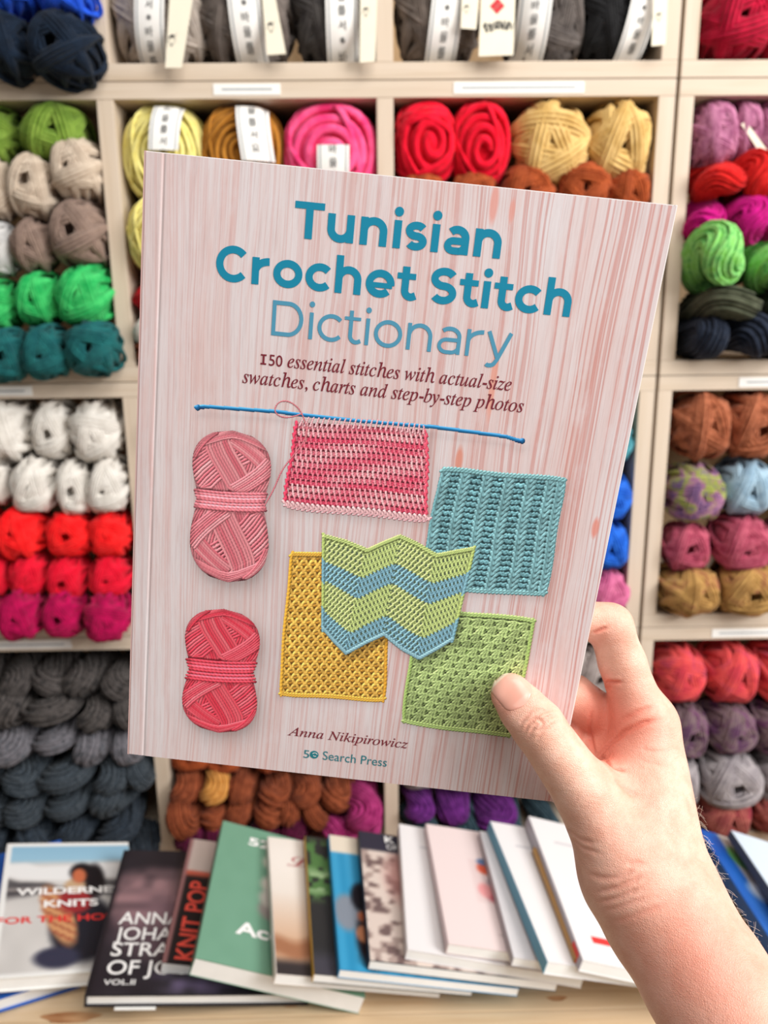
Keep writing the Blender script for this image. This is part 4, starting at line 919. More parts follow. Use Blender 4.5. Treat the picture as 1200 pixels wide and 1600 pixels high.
# teal ribbed swatch
def teal_print():
    Q = mm((690, 733), (883, 750), (853, 930), (655, 916)); R = Ras([(645, 722), (895, 740), (870, 942), (640, 930)])
    R.fill(R.poly_mask(Q), (58, 104, 114)); NRW = 21; cols = [0.03, 0.195, 0.375, 0.55, 0.725, 0.885, 0.97]
    R.clip = R.poly_mask(Q)
    for r in range(NRW):
        t0 = (r + 0.5) / NRW; dt = 1 / NRW
        for ci, s0 in enumerate(cols):
            w = 0.034; c = np.array((128, 178, 186)) * (1 + jit(0.05))
            R.line([bil(Q, s0 - w, t0 - dt * 0.75), bil(Q, s0 - 0.004, t0 + dt * 0.30)], 0.92, c, 0.75); R.line([bil(Q, s0 + w, t0 - dt * 0.75), bil(Q, s0 + 0.004, t0 + dt * 0.30)], 0.92, c, 0.75)
        for a, b in zip(cols[:-2], cols[1:-1]):
            for q in (0.30, 0.5, 0.70):
                s0 = a + (b - a) * q + jit(0.006); c = np.array((110, 162, 172)) * (1 + jit(0.09)); zz = 0.02 if (r + int(q * 10)) % 2 else -0.02
                R.line([bil(Q, s0 - 0.026, t0 + dt * (0.2 + zz * 6)), bil(Q, s0, t0 - dt * 0.1), bil(Q, s0 + 0.026, t0 + dt * (0.2 - zz * 6))], 0.72, c, 0.1)
    R.clip = None
    for k in range(34):
        s0 = k / 33
        for t0, z in ((0.0, 1.0), (1.0, 0.8)):
            R.line([bil(Q, s0 - 0.018, t0 + 0.010), bil(Q, s0 + 0.014, t0 - 0.012)], 0.85, (128, 180, 186), z)
        R.line([bil(Q, 0.0, s0 - 0.02), bil(Q, 0.006, s0 + 0.02)], 0.8, (112, 166, 174), 0.7); R.line([bil(Q, 1.0, s0 - 0.02), bil(Q, 0.994, s0 + 0.02)], 0.8, (116, 170, 178), 0.7)
    R.ao(0.32); R.build('printed_teal_swatch', 0.00006, 'dusty teal ribbed crochet swatch, printed'); print_shadows.append((Q, 1.2, -2.2, 2.4, 0.34))
# amber honeycomb swatch
def amber_print():
    Q = mm((455, 864), (612, 872), (600, 1094), (437, 1084)); R = Ras([(428, 850), (622, 862), (612, 1108), (428, 1098)])
    R.fill(R.poly_mask(Q), (200, 130, 50)); NC, NR = 11, 25
    R.clip = R.poly_mask(Q)
    for r in range(NR):
        t0 = (r + 0.5) / NR; dt = 1 / NR
        for c in range(NC + 1):
            s0 = (c + (0.5 if r % 2 else 0.0)) / NC; ds = 1 / NC; cl = np.array((246, 194, 92)) * (1 + jit(0.05)); dk = np.array((226, 162, 62)) * (1 + jit(0.06))
            if s0 > 1.02: continue
            R.line([bil(Q, s0 - ds * 0.46, t0 + dt * 0.42), bil(Q, s0 - ds * 0.2, t0 - dt * 0.34), bil(Q, s0 + ds * 0.2, t0 - dt * 0.34), bil(Q, s0 + ds * 0.46, t0 + dt * 0.42)], 0.80, cl, 0.4)
            R.line([bil(Q, s0 - ds * 0.2, t0 + dt * 0.3), bil(Q, s0 + ds * 0.2, t0 + dt * 0.2)], 0.8, dk, 0.0)
    R.clip = None
    for k in range(36):
        s0 = k / 35
        for t0 in (0.0, 1.0): R.line([bil(Q, s0 - 0.02, t0 + 0.008), bil(Q, s0 + 0.018, t0 - 0.008)], 0.85, (238, 182, 74), 0.9)
        R.line([bil(Q, 0.004, s0 - 0.02), bil(Q, -0.003, s0 + 0.02)], 0.85, (236, 178, 66), 0.8); R.line([bil(Q, 0.996, s0 - 0.02), bil(Q, 1.003, s0 + 0.02)], 0.8, (226, 166, 58), 0.8)
    R.ao(0.32)
    # shadow cast by the chevron swatch, painted into the printed amber
    chv = R.poly_mask(mm((505, 975), (541, 1034), (604, 1004), (640, 1000), (640, 850), (505, 850))); R.C *= (1 - 0.34 * R.blur(chv.astype(float), 9))[..., None]
    R.build('printed_amber_swatch', 0.00005, 'amber yellow honeycomb crochet swatch, printed'); print_shadows.append((Q, -0.6, -2.2, 2.2, 0.30))
# green openwork swatch
def green_print():
    Q = mm((652, 952), (836, 969), (797, 1150), (629, 1128)); R = Ras([(618, 940), (846, 955), (812, 1164), (615, 1140)])
    R.fill(R.poly_mask(Q), (104, 130, 72)); NC, NR = 10, 15
    R.clip = R.poly_mask(Q)
    for r in range(NR):
        t0 = (r + 0.6) / NR * 0.94 + 0.03; dt = 0.94 / NR
        for c in range(NC):
            s0 = (c + 0.5 + (0.25 if r % 2 else -0.1)) / NC; ds = 1 / NC; cl = np.array((176, 200, 130)) * (1 + jit(0.06)); dk = np.array((140, 168, 96)) * (1 + jit(0.08))
            for q in (-0.30, -0.08, 0.14):
                R.line([bil(Q, s0 + ds * (q * 1.5 - 0.12), t0 + dt * 0.45), bil(Q, s0 + ds * (q * 0.6 + 0.05), t0 - dt * 0.30)], 0.78, cl, 0.35)
            R.line([bil(Q, s0 - ds * 0.5, t0 - dt * 0.40), bil(Q, s0, t0 - dt * 0.55), bil(Q, s0 + ds * 0.5, t0 - dt * 0.36)], 0.66, cl * 1.04, 0.5)
            R.line([bil(Q, s0 + ds * 0.30, t0 + dt * 0.2), bil(Q, s0 + ds * 0.52, t0 - dt * 0.2)], 0.55, dk, -0.2)
            h = bil(Q, s0 + ds * 0.42, t0 + dt * 0.12); R.seg(h, h + [0.01, 0], 0.55, (58, 62, 46), 0.62 if (r * 3 + c * 7) % 4 else -3, gloss=0, ply=0)
    R.clip = None
    for k in range(34):
        s0 = k / 33
        for t0 in (0.0, 1.0): R.line([bil(Q, s0 - 0.02, t0 + 0.010), bil(Q, s0 + 0.02, t0 - 0.010)], 0.9, (174, 202, 124), 0.9)
        R.line([bil(Q, 0.005, s0 - 0.02), bil(Q, -0.004, s0 + 0.02)], 0.85, (164, 194, 112), 0.8); R.line([bil(Q, 0.995, s0 - 0.02), bil(Q, 1.004, s0 + 0.02)], 0.85, (164, 194, 112), 0.8)
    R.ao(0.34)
    chv = R.poly_mask(mm((640, 1000), (655, 1040), (715, 1008), (740, 900), (640, 900))); R.C *= (1 - 0.30 * R.blur(chv.astype(float), 9))[..., None]  # the chevron swatch's shadow, painted into the printed green
    R.build('printed_green_swatch', 0.00005, 'apple green openwork crochet swatch under the thumb, printed'); print_shadows.append((Q, 0.8, -2.2, 2.4, 0.30))
# chevron swatch
def chevron_print():
    top = mm((505, 837), (540, 846), (574, 860), (600, 848), (625, 838), (652, 850), (682, 868), (712, 862), (741, 857))
    bot = mm((504, 981), (522, 1002), (541, 1021), (572, 1004), (600, 991), (628, 1014), (655, 1029), (682, 1014), (708, 998))
    R = Ras([(495, 825), (750, 825), (750, 1040), (495, 1040)])
    def P(s, t):
        s = min(max(s, 0.0), 1.0) * 8; i = min(int(s), 7); f = s - i
        return (top[i] * (1 - f) + top[i + 1] * f) * (1 - t) + (bot[i] * (1 - f) + bot[i + 1] * f) * t
    R.fill(R.poly_mask(list(top) + list(bot[::-1])), (138, 164, 130)); NC, NR = 38, 15
    for r in range(NR):
        bandi = 0 if r < 4 else 1 if r < 7 else 2 if r < 12 else 3
        base = np.array((184, 202, 128)) if bandi in (0, 2) else np.array((122, 168, 186))
        for c in range(NC):
            s0 = (c + 0.5) / NC; t0 = (r + 0.5) / NR; ds = 1 / NC; dt = 1 / NR; cl = base * (1 + jit(0.05)); lt = base * 1.13
            R.line([P(s0 - ds * 0.7, t0 + dt * 0.30), P(s0, t0 + dt * 0.05), P(s0 + ds * 0.6, t0 + dt * 0.30)], 0.52, cl, 0.0)
            R.line([P(s0 - ds * 0.5, t0 - dt * 0.15), P(s0 + ds * 0.5, t0 - dt * 0.10)], 0.48, cl * 0.9, -0.1)
            kk = 0.55 * ds * (1 if int(s0 * 8) % 4 < 2 else -1); R.line([P(s0 + kk, t0 - dt * 0.5), P(s0 - kk, t0 + dt * 0.42)], 0.50, lt, 0.5)
    for k in range(60):
        s0 = k / 59; R.line([P(s0 - 0.010, 0.012), P(s0 + 0.010, -0.010)], 0.8, (190, 210, 130), 0.9); R.line([P(s0 - 0.010, 0.99), P(s0 + 0.010, 1.005)], 0.8, (142, 186, 200), 0.9)
    for k in range(24):
        t0 = k / 23; cc = (186, 206, 122) if t0 < 0.23 or 0.48 < t0 < 0.76 else (128, 178, 194)
        R.line([P(0, t0 - 0.02), P(0.004, t0 + 0.03)], 0.8, cc, 0.7); R.line([P(1, t0 - 0.02), P(0.996, t0 + 0.03)], 0.8, cc, 0.7)
    R.ao(0.3); R.build('printed_chevron_swatch', 0.00012, 'green and blue zigzag striped crochet swatch, printed'); print_shadows.append((np.array(list(top) + list(bot[::-1])), 1.0, -2.6, 2.2, 0.32))
# two pictured balls
def ball_print(name, label, cx0, ytop, ybot, xw, waist, col, dark, lite, z, lean):
    """two wound lobes tied by a waist of parallel strands; all numbers are seen pixels"""
    R = Ras([(cx0 - xw - 16, ytop - 12), (cx0 + xw + 16, ytop - 12), (cx0 + xw + 16, ybot + 12), (cx0 - xw - 16, ybot + 12)])
    w0, w1 = waist; wm = (w0 + w1) / 2
    def X(y, s):        # s -1..1 across at picture height y
        if y < wm: t = (y - ytop) / (wm - ytop); 
        else: t = (ybot - y) / (ybot - wm)
        t = min(max(t, 0.0), 1.0); prof = (1 - (1 - min(t / 0.55, 1.0)) ** 2.6) ** 0.5 * (1 - 0.20 * max(0.0, (t - 0.5) / 0.5) ** 1.6)
        return cx0 + lean * (y - ytop) / (ybot - ytop) + s * xw * prof
    ys = np.linspace(ytop, ybot, 40); out = [(X(y, -1), y + 5 * 0) for y in ys] + [(X(y, 1), y) for y in ys[::-1]]
    # the lobes are drawn on the tilted page: follow the page's own slope
    sl = 0.104
    out = [(x, y + (x - cx0) * sl) for x, y in out]; Pm = mm(*out); mask = R.poly_mask(Pm); R.fill(mask, dark); R.clip = mask
    def pt(s, y): x = X(y, s); return to_book(x, y + (x - cx0) * sl) * 1000
    c = np.array(col, float); l = np.array(lite, float)
    for (ya, yb, flip) in ((ytop, w0, 1), (w1, ybot, -1)):
        h = yb - ya
        def bundle(s0, t0, s1, t1, n, ds, dt, zz, bow=0.0, wd=0.66):
            for k in range(n):
                q = k - (n - 1) / 2; pts = []
                for f in np.linspace(0, 1, 7):
                    s = (s0 + (s1 - s0) * f + q * ds); t = t0 + (t1 - t0) * f + q * dt + bow * math.sin(f * math.pi)
                    if flip < 0: t = 1 - t; s = -s
                    y = ya + h * min(max(t, 0.0), 1.0); pp = pt(min(max(s, -1.15), 1.15), y); pts.append(pp)
                mixk = min(max(0.35 + 0.3 * math.sin(k * 1.7) + jit(0.18), 0), 1)
                R.line(pts, wd, c * (1 - mixk) + l * mixk, zz + 0.05 * (k % 2), gloss=0.28, ply=0.03)
        bundle(-0.95, 0.15, -0.55, 1.05, 13, 0.075, -0.01, 0.0)
        bundle(0.95, 0.10, 0.50, 1.05, 13, -0.075, 0.0, 0.9)
        bundle(-1.0, 0.78, 0.35, 0.10, 15, 0.030, 0.050, 1.8, -0.06)
        bundle(-0.55, 0.12, 0.35, 1.02, 9, 0.066, -0.022, 3.6, 0.0)
        bundle(0.0, 0.14, 0.80, 0.50, 7, -0.022, 0.036, 2.7, -0.04)
        bundle(1.02, 0.50, 0.15, 0.99, 7, 0.045, 0.025, 4.5, 0.04)
        bundle(-1.0, 0.30, 1.0, 0.22, 5, 0.0, 0.030, 5.4, -0.20)
        bundle(-1.0, 0.50, -0.80, 0.08, 4, 0.055, 0.0, 6.3)
    R.clip = None
    for k in range(7):
        y = w0 + (w1 - w0) * (k + 0.5) / 7; xa, xb = X(y, -1.04), X(y, 1.04); pts = mm(*[(xa + (xb - xa) * f, y + (xa + (xb - xa) * f - cx0) * (sl * 0.55) + 2.5 * math.sin(f * math.pi)) for f in np.linspace(0, 1, 9)])
        R.line(pts, 0.80, c * 0.85 + l * 0.15 * (1 + (k % 3)), 8.0 + 0.02 * k)
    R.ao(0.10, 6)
    d = R.blur(mask.astype(float), 16); R.C *= (0.70 + 0.36 * np.clip((d - 0.35) / 0.5, 0, 1))[..., None]  # rounded shading of the lobes painted into the print, darker at the outline
    R.build(name, z, label); print_shadows.append((Pm, 2.6, -5.0, 5.0, 0.34)); print_shadows.append((Pm, 0.8, -2.0, 1.6, 0.22))
hook_print(); coral_print(); teal_print(); amber_print(); green_print(); chevron_print()
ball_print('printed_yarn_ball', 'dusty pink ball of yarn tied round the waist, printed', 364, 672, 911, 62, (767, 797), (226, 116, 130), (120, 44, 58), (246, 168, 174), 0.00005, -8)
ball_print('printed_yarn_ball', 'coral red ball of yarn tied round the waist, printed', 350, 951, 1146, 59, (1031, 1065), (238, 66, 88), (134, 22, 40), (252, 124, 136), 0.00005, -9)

# ---- the timber print of the cover
me = quads_mesh('cover_print', np.stack([PX.ravel(), PY.ravel(), PZ.ravel()], 1), Fc, True)
shadow_mul = np.ones(PX.size); gx = PX.ravel() * 1000; gy = PY.ravel() * 1000
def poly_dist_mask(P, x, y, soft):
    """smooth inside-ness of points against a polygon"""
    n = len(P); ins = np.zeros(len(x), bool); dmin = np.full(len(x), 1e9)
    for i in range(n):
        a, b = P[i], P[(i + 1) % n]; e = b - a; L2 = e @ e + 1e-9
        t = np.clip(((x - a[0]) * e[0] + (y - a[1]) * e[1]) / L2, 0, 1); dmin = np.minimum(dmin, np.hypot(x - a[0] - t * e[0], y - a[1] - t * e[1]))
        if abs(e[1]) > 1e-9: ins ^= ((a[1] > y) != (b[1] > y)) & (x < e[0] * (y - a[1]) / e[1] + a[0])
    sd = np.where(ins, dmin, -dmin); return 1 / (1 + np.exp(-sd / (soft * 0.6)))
for P, dx, dy, soft, k in print_shadows:
    shadow_mul *= 1 - k * poly_dist_mask(np.asarray(P) + [dx, dy], gx, gy, soft)  # painted picture shadows darken the printed timber
color_attr(me, np.stack([shadow_mul] * 3, 1), 'print_shadow')
m, nt, b = new_mat('whitewashed_timber_print', 0.34, 0.36)
tc = N(nt, 'ShaderNodeTexCoord'); v = tc.outputs['Object']
wob = noise(nt, v, 1.0, 2, 0.5, (14, 5, 1)); sub = N(nt, 'ShaderNodeMath', operation='MULTIPLY_ADD'); nt.links.new(wob, sub.inputs[0]); sub.inputs[1].default_value = 0.012; sub.inputs[2].default_value = 0.0
sx = N(nt, 'ShaderNodeSeparateXYZ'); nt.links.new(v, sx.inputs[0]); ad = N(nt, 'ShaderNodeMath', operation='ADD'); nt.links.new(sx.outputs[0], ad.inputs[0]); nt.links.new(sub.outputs[0], ad.inputs[1])
cv = N(nt, 'ShaderNodeCombineXYZ'); nt.links.new(ad.outputs[0], cv.inputs[0]); nt.links.new(sx.outputs[1], cv.inputs[1]); vv = cv.outputs[0]
big = noise(nt, vv, 1.0, 3, 0.6, (26, 4, 1)); mid = noise(nt, vv, 1.0, 5, 0.7, (150, 9, 1)); fine = noise(nt, vv, 1.0, 4, 0.75, (1300, 30, 1)); lines = noise(nt, vv, 1.0, 2, 0.5, (760, 2.6, 1)); wash = noise(nt, v, 1.0, 4, 0.65, (90, 40, 1))
base = ramp(nt, big, [(0.34, rgba((221, 214, 217))), (0.50, rgba((219, 205, 206))), (0.66, rgba((217, 193, 191)))])
base = mixc(nt, ramp(nt, mid, [(0.50, (0, 0, 0)), (0.74, (0.5, 0.5, 0.5))]), base, rgba((216, 166, 158)))
base = mixc(nt, ramp(nt, mid, [(0.28, (0.6, 0.6, 0.6)), (0.46, (0, 0, 0))]), base, rgba((224, 219, 223)))
# more stained grain towards the fore edge of the board
gr = N(nt, 'ShaderNodeMapRange'); nt.links.new(ad.outputs[0], gr.inputs[0]); gr.inputs[1].default_value = 0.05; gr.inputs[2].default_value = 0.20; gr.inputs[3].default_value = 0.35; gr.inputs[4].default_value = 1.0
lm = N(nt, 'ShaderNodeMath', operation='MULTIPLY'); nt.links.new(ramp(nt, lines, [(0.49, (0, 0, 0)), (0.60, (0.72, 0.72, 0.72)), (0.72, (0.25, 0.25, 0.25))]), lm.inputs[0]); nt.links.new(gr.outputs[0], lm.inputs[1])
base = mixc(nt, lm.outputs[0], base, rgba((196, 124, 114)))
base = mixc(nt, ramp(nt, wash, [(0.52, (0, 0, 0)), (0.75, (0.45, 0.45, 0.45))]), base, rgba((222, 216, 220)))
base = mixc(nt, ramp(nt, fine, [(0.48, (0, 0, 0)), (0.80, (0.45, 0.45, 0.45))]), base, rgba((168, 132, 130)))
for kx, ky, ra, rb_, cc in ((772, 318, 0.0022, 0.010, (222, 140, 124)), (717, 720, 0.0022, 0.008, (214, 118, 84)), (800, 330, 0.0015, 0.006, (220, 150, 138)), (770, 600, 0.0018, 0.02, (228, 158, 138)), (930, 825, 0.002, 0.006, (222, 120, 96))):
    p = to_book(kx, ky); mp = N(nt, 'ShaderNodeMapping', vector_type='TEXTURE'); mp.inputs['Location'].default_value = (p[0], p[1], 0); mp.inputs['Scale'].default_value = (ra, rb_, 1); nt.links.new(v, mp.inputs[0])
    ln = N(nt, 'ShaderNodeVectorMath', operation='LENGTH'); nt.links.new(mp.outputs[0], ln.inputs[0])
    base = mixc(nt, ramp(nt, ln.outputs['Value'], [(0.55, (0.7, 0.7, 0.7)), (1.0, (0, 0, 0))]), base, rgba(cc))
at = N(nt, 'ShaderNodeAttribute', attribute_name='print_shadow')
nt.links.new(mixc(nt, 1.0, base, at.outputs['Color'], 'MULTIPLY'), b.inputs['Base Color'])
bump(nt, b, fine, 0.04, 0.0002)
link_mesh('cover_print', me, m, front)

# ---- title in round geometric letters (drawn as broad pen strokes)
def arc(cx, cy, a, b_, t0, t1, n=28): t = np.radians(np.linspace(t0, t1, n)); return np.stack([cx + a * np.cos(t), cy + b_ * np.sin(t)], 1)
def ribbon(P, w, closed=False):
    P = np.asarray(P, float); T = (np.roll(P, -1, 0) - np.roll(P, 1, 0)) if closed else np.gradient(P, axis=0)
    T /= np.linalg.norm(T, axis=1)[:, None] + 1e-12; n = np.stack([-T[:, 1], T[:, 0]], 1) * w / 2; k = len(P)
    V = np.concatenate([P + n, P - n]); F = [(i, k + i, k + (i + 1) % k, (i + 1) % k) for i in range(k if closed else k - 1)]
    return V, F
def glyph(ch, w):
    """strokes of one letter: list of (points, width, closed); advance. em = 1"""
    X, C, A = 0.534, 0.70, 0.742; r = w / 2; wh = w * 0.88; S = []; t = lambda p, ww=w, c=False: S.append((p, ww, c)); sb = 0.072 - 0.12 * (w - 0.08)
    if ch == 'T': W = 0.60; t([(0, C - wh / 2), (W, C - wh / 2)], wh); t([(W / 2, 0), (W / 2, C - 0.01)]); return S, W, 0.012
    if ch == 'C': a = 0.36 - r; t(arc(0.36, C / 2, a, C / 2 + 0.01 - r, 42, 318, 44)); return S, 0.655, 0.045
    if ch == 'S': W = 0.55; h = (C + 0.02 - w) / 4; a = W / 2 - r; t(np.concatenate([arc(W / 2 + 0.0, C + 0.01 - r - h, a, h, 28, 262, 26), arc(W / 2, -0.01 + r + h, a, h, 82, -150, 26)])); return S, W, 0.035
    if ch == 'D': W = 0.68; t([(r, 0), (r, C)]); a = 0.33; t(np.concatenate([[(r, C - r)], arc(W - a - 0.0, C / 2, a - r, C / 2 - r, 90, -90, 30), [(r, r)]])); return S, W, 0.06
    if ch == 'o': a = 0.305; t(arc(a, X / 2, a - r, X / 2 + 0.01 - r, 0, 352, 44), w, True); return S, 2 * a, 0.035
    if ch == 'c': a = 0.30; t(arc(a, X / 2, a - r, X / 2 + 0.01 - r, 42, 318, 36)); return S, 0.53, 0.03
    if ch == 'e':
        a = 0.30; t(arc(a, X / 2, a - r, X / 2 + 0.01 - r, -6, 318, 42)); t([(r, X / 2 - 0.03), (2 * a - r * 0.6, X / 2 - 0.03)], wh * 0.80); return S, 2 * a, 0.03
    if ch in 'nh':
        W = 0.545; t([(r, 0), (r, X if ch == 'n' else A)]); ra = W / 2 - r; t(np.concatenate([arc(W / 2, X + 0.01 - r - ra * 0.95, ra, ra * 0.95, 170, 0, 22), [(W - r, 0.1), (W - r, 0)]])); return S, W, sb
    if ch == 'u':
        W = 0.54; t([(W - r, 0), (W - r, X)]); ra = W / 2 - r; t(np.concatenate([[(r, X), (r, X - 0.1)], arc(W / 2, -0.01 + r + ra * 0.95, ra, ra * 0.95, 180, 350, 22)])); return S, W, sb
    if ch == 'r': W = 0.36; t([(r, 0), (r, X)]); t(arc(W + 0.0, X + 0.005 - r - 0.21, W - r, 0.21, 168, 90, 14)); return S, W, sb - 0.01
    if ch == 'i': t([(r, 0), (r, X)]); d = max(w * 0.60, 0.058); t(arc(r, 0.695, d / 2, d / 2, 0, 345, 24), d, True); return S, w, sb
    if ch == 't':
        tx = 0.10 + r; rb = 0.13; t(np.concatenate([[(tx, 0.655)], arc(tx + rb, -0.01 + r + rb, rb, rb, 180, 288, 16), [(tx + rb + 0.10, r - 0.005 + 0.03)]])); t([(0, X - wh / 2 + 0.0), (tx + 0.21, X - wh / 2)], wh * 0.9); return S, tx + 0.235, 0.015
    if ch == 's': W = 0.44; h = (X + 0.02 - w) / 4; a = W / 2 - r * 0.95; t(np.concatenate([arc(W / 2, X + 0.01 - r - h, a, h, 30, 262, 22), arc(W / 2, -0.01 + r + h, a, h, 82, -150, 22)]), w * 0.97); return S, W, 0.025
    if ch == 'a':
        W = 0.50; t(np.concatenate([arc(W / 2 + 0.0, X + 0.01 - r - 0.16, W / 2 - r, 0.16, 138, 0, 20), [(W - r, 0.1), (W - r, 0)]]))
        b0, b1 = -0.008 + r * 0.92, 0.318 - r * 0.85; hb = (b1 - b0) / 2; t(np.concatenate([[(W - r, b1)], arc(0.195, (b0 + b1) / 2, 0.195 - r, hb, 90, 270, 18), [(0.30, b0)], arc(0.30, b0 + 0.13, 0.20 - r, 0.13, -90, -10, 8)]), w * 0.92); return S, W, sb - 0.02
    if ch == 'y':
        W = 0.56; t([(0.0 + r, X), (W / 2 + 0.01, 0.0)]); e = np.array([(W - r, X), (W / 2 - 0.0, 0.0), (W / 2 - 0.055, -0.10)]); t(np.concatenate([np.array([(W - r, X + 0.0), (W / 2, -0.02)]), arc(W / 2 - 0.16, -0.07, 0.12, 0.075, -10, -110, 10), [(0.055, -0.12)]])); return S, W, 0.005
    return [], 0.24, 0.0
def title(s, w, x0, x1, yb, cap, name, mat, z=0.00013):
    V = []; F = []; x = 0.0; n = 0; Z = []
    for k, ch in enumerate(s):
        S, W, sb = glyph(ch, w)
        x += sb if k else 0.0
        for si, (P, ww, cl) in enumerate(S):
            v, f = ribbon(np.asarray(P, float) + [x, 0], ww, cl); V.append(v); Z += [si * 0.00001] * len(v); F += [tuple(i + n for i in q) for q in f]; n += len(v)
        x += W + sb
    V = np.concatenate(V); V[:, 0] = (V[:, 0] - V[:, 0].min()) / (V[:, 0].max() - V[:, 0].min()) * (x1 - x0) + x0; V[:, 1] = V[:, 1] * cap / 0.70 + yb
    F = [f[::-1] for f in F]
    return link_mesh(name, mesh_from(name, np.c_[V, z + np.array(Z)], F), mat, front)
M['tealink'] = plain('teal_title_ink', (24, 132, 164), 0.42, 0.3); M['tealink2'] = plain('soft_teal_ink', (80, 148, 178), 0.42, 0.3)
M['plumink'] = plain('plum_red_ink', (120, 38, 50), 0.45); M['pubink'] = plain('petrol_ink', (34, 122, 134), 0.45)
def ext(a, b): p, q = to_book(*a), to_book(*b); return p[0], q[0]
yb = (to_book(478, 372)[1] + to_book(781, 405.6)[1]) / 2; x0, x1 = to_book(462, 313.5)[0], to_book(784, 380)[0]
title('Tunisian', 0.152, x0, x1, yb, to_book(478, 314)[1] - to_book(478, 372)[1], 'title_lettering', M['tealink'])
yb = (to_book(394, 442)[1] + to_book(889, 497)[1]) / 2; x0, x1 = to_book(338, 411)[0], to_book(892, 480)[0]
title('Crochet Stitch', 0.150, x0, x1, yb, to_book(478, 314)[1] - to_book(478, 372)[1], 'title_lettering', M['tealink'])
yb = to_book(425, 523.6)[1]; x0, x1 = to_book(425, 500)[0], to_book(802, 523)[0]
title('Dictionary', 0.084, x0, x1, yb, to_book(425.5, 468.6)[1] - to_book(424.6, 523.6)[1], 'title_lettering', M['tealink2'])
def bi(s):
    """bold italic book letters"""
    o = ''
    for ch in s:
        if 'a' <= ch <= 'z': o += chr(0x1D482 + ord(ch) - 97)
        elif 'A' <= ch <= 'Z': o += chr(0x1D468 + ord(ch) - 65)
        elif '0' <= ch <= '9': o += chr(0x1D7CE + ord(ch) - 48)
        else: o += ch
    return o
def it(s):
    return ''.join(chr(0x210E) if ch == 'h' else chr(0x1D44E + ord(ch) - 97) if 'a' <= ch <= 'z' else chr(0x1D434 + ord(ch) - 65) if 'A' <= ch <= 'Z' else ch for ch in s)
def cover_line(s, left, right, name, mat, href, bold=0.0):
    p, q = to_book(*left), to_book(*right); yb = (p[1] + q[1]) / 2
    V, F = fit_text(s, p[0], q[0], yb, yb + href[0], href[1], bold); return flat_mesh(name, V, F, 0.00013, mat, front)
q0 = to_book(449, 573.5)
cover_line(it('essential stitches with actual-size'), (449, 573.5), (798, 611), 'subtitle_lettering', M['plumink'], (0.0049, it('t')), 0.005)
cover_line('50', (420, 571), (441, 573), 'subtitle_lettering', M['plumink'], (0.0047, '5'), 0.005)
cover_line('ɪ', (407, 569), (416, 570), 'subtitle_lettering', M['plumink'], (0.0044, 'ɪ'), 0.005)
cover_line(it('swatches, charts and step-by-step photos'), (378.6, 598), (817, 644), 'subtitle_lettering', M['plumink'], (0.0049, it('t')), 0.005)
cover_line(it('Anna Nikipirowicz'), (449, 1149.5), (637, 1168), 'author_lettering', M['plumink'], (0.0049, it('A')), 0.005)
cover_line('Search Press', (504, 1187), (604, 1197.5), 'publisher_lettering', M['pubink'], (0.0049, 'S'), 0.0)
cover_line('5', (474, 1183.5), (483, 1184.5), 'publisher_lettering', M['pubink'], (0.0044, '5'), 0.0)
p = to_book(491, 1179)
Vd, Fd = ribbon(arc(p[0], p[1], 0.0011, 0.0011, 0, 350, 30), 0.0022, True); flat_mesh('publisher_emblem', Vd, [f[::-1] for f in Fd], 0.00013, M['pubink'], front)
for a0, a1, rr in ((20, 150, 0.0013), (200, 330, 0.0007)):
    Vd, Fd = ribbon(arc(p[0] + 0.0003, p[1] - 0.0002, rr, rr, a0, a1, 14), 0.00035); flat_mesh('emblem_line', Vd, [f[::-1] for f in Fd], 0.00017, M['coveredge'], front)

# ================================================================== the hand that holds the book
# joints: seen position and distance from the lens, turned into points in the room; radius in mm
def J(px, py, dep, r): return (at_depth(px, py, dep), r / 1000.0)
T_TIP, T_MID, T_IP, T_MCP, T_CMC = J(799, 1085, 0.3750, 9.8), J(818, 1109, 0.3745, 11.0), J(840, 1134, 0.3745, 12.2), J(914, 1240, 0.374, 14.2), J(984, 1368, 0.372, 20.0)
I_K, I_P1, I_PIP, I_DIP, I_TIP = J(1006, 1134, 0.402, 13.6), J(972, 1035, 0.400, 11.3), J(953, 978, 0.3965, 11.0), J(892, 962, 0.3965, 8.8), J(842, 985, 0.3985, 8.0)
M_K, M_PIP, M_DIP, M_TIP = J(992, 1164, 0.421, 13.5), J(897, 1086, 0.4095, 10.4), J(822, 1076, 0.4090, 9.0), J(772, 1086, 0.4095, 8.2)
R_K, R_PIP, R_DIP, R_TIP = J(976, 1202, 0.438, 13.0), J(887, 1150, 0.4165, 9.8), J(816, 1136, 0.4150, 8.6), J(774, 1142, 0.4155, 7.8)
P_K, P_PIP, P_DIP, P_TIP = J(962, 1246, 0.452, 12.0), J(896, 1222, 0.4250, 8.8), J(846, 1204, 0.4215, 7.8), J(814, 1200, 0.4215, 7.0)
WR, WU = J(1036, 1422, 0.372, 26.0), J(1050, 1412, 0.398, 21.0)
F1, F1U, F0, F0U = J(1098, 1522, 0.357, 26.5), J(1112, 1516, 0.384, 23.0), J(1240, 1770, 0.318, 31.0), J(1250, 1760, 0.352, 29.0)

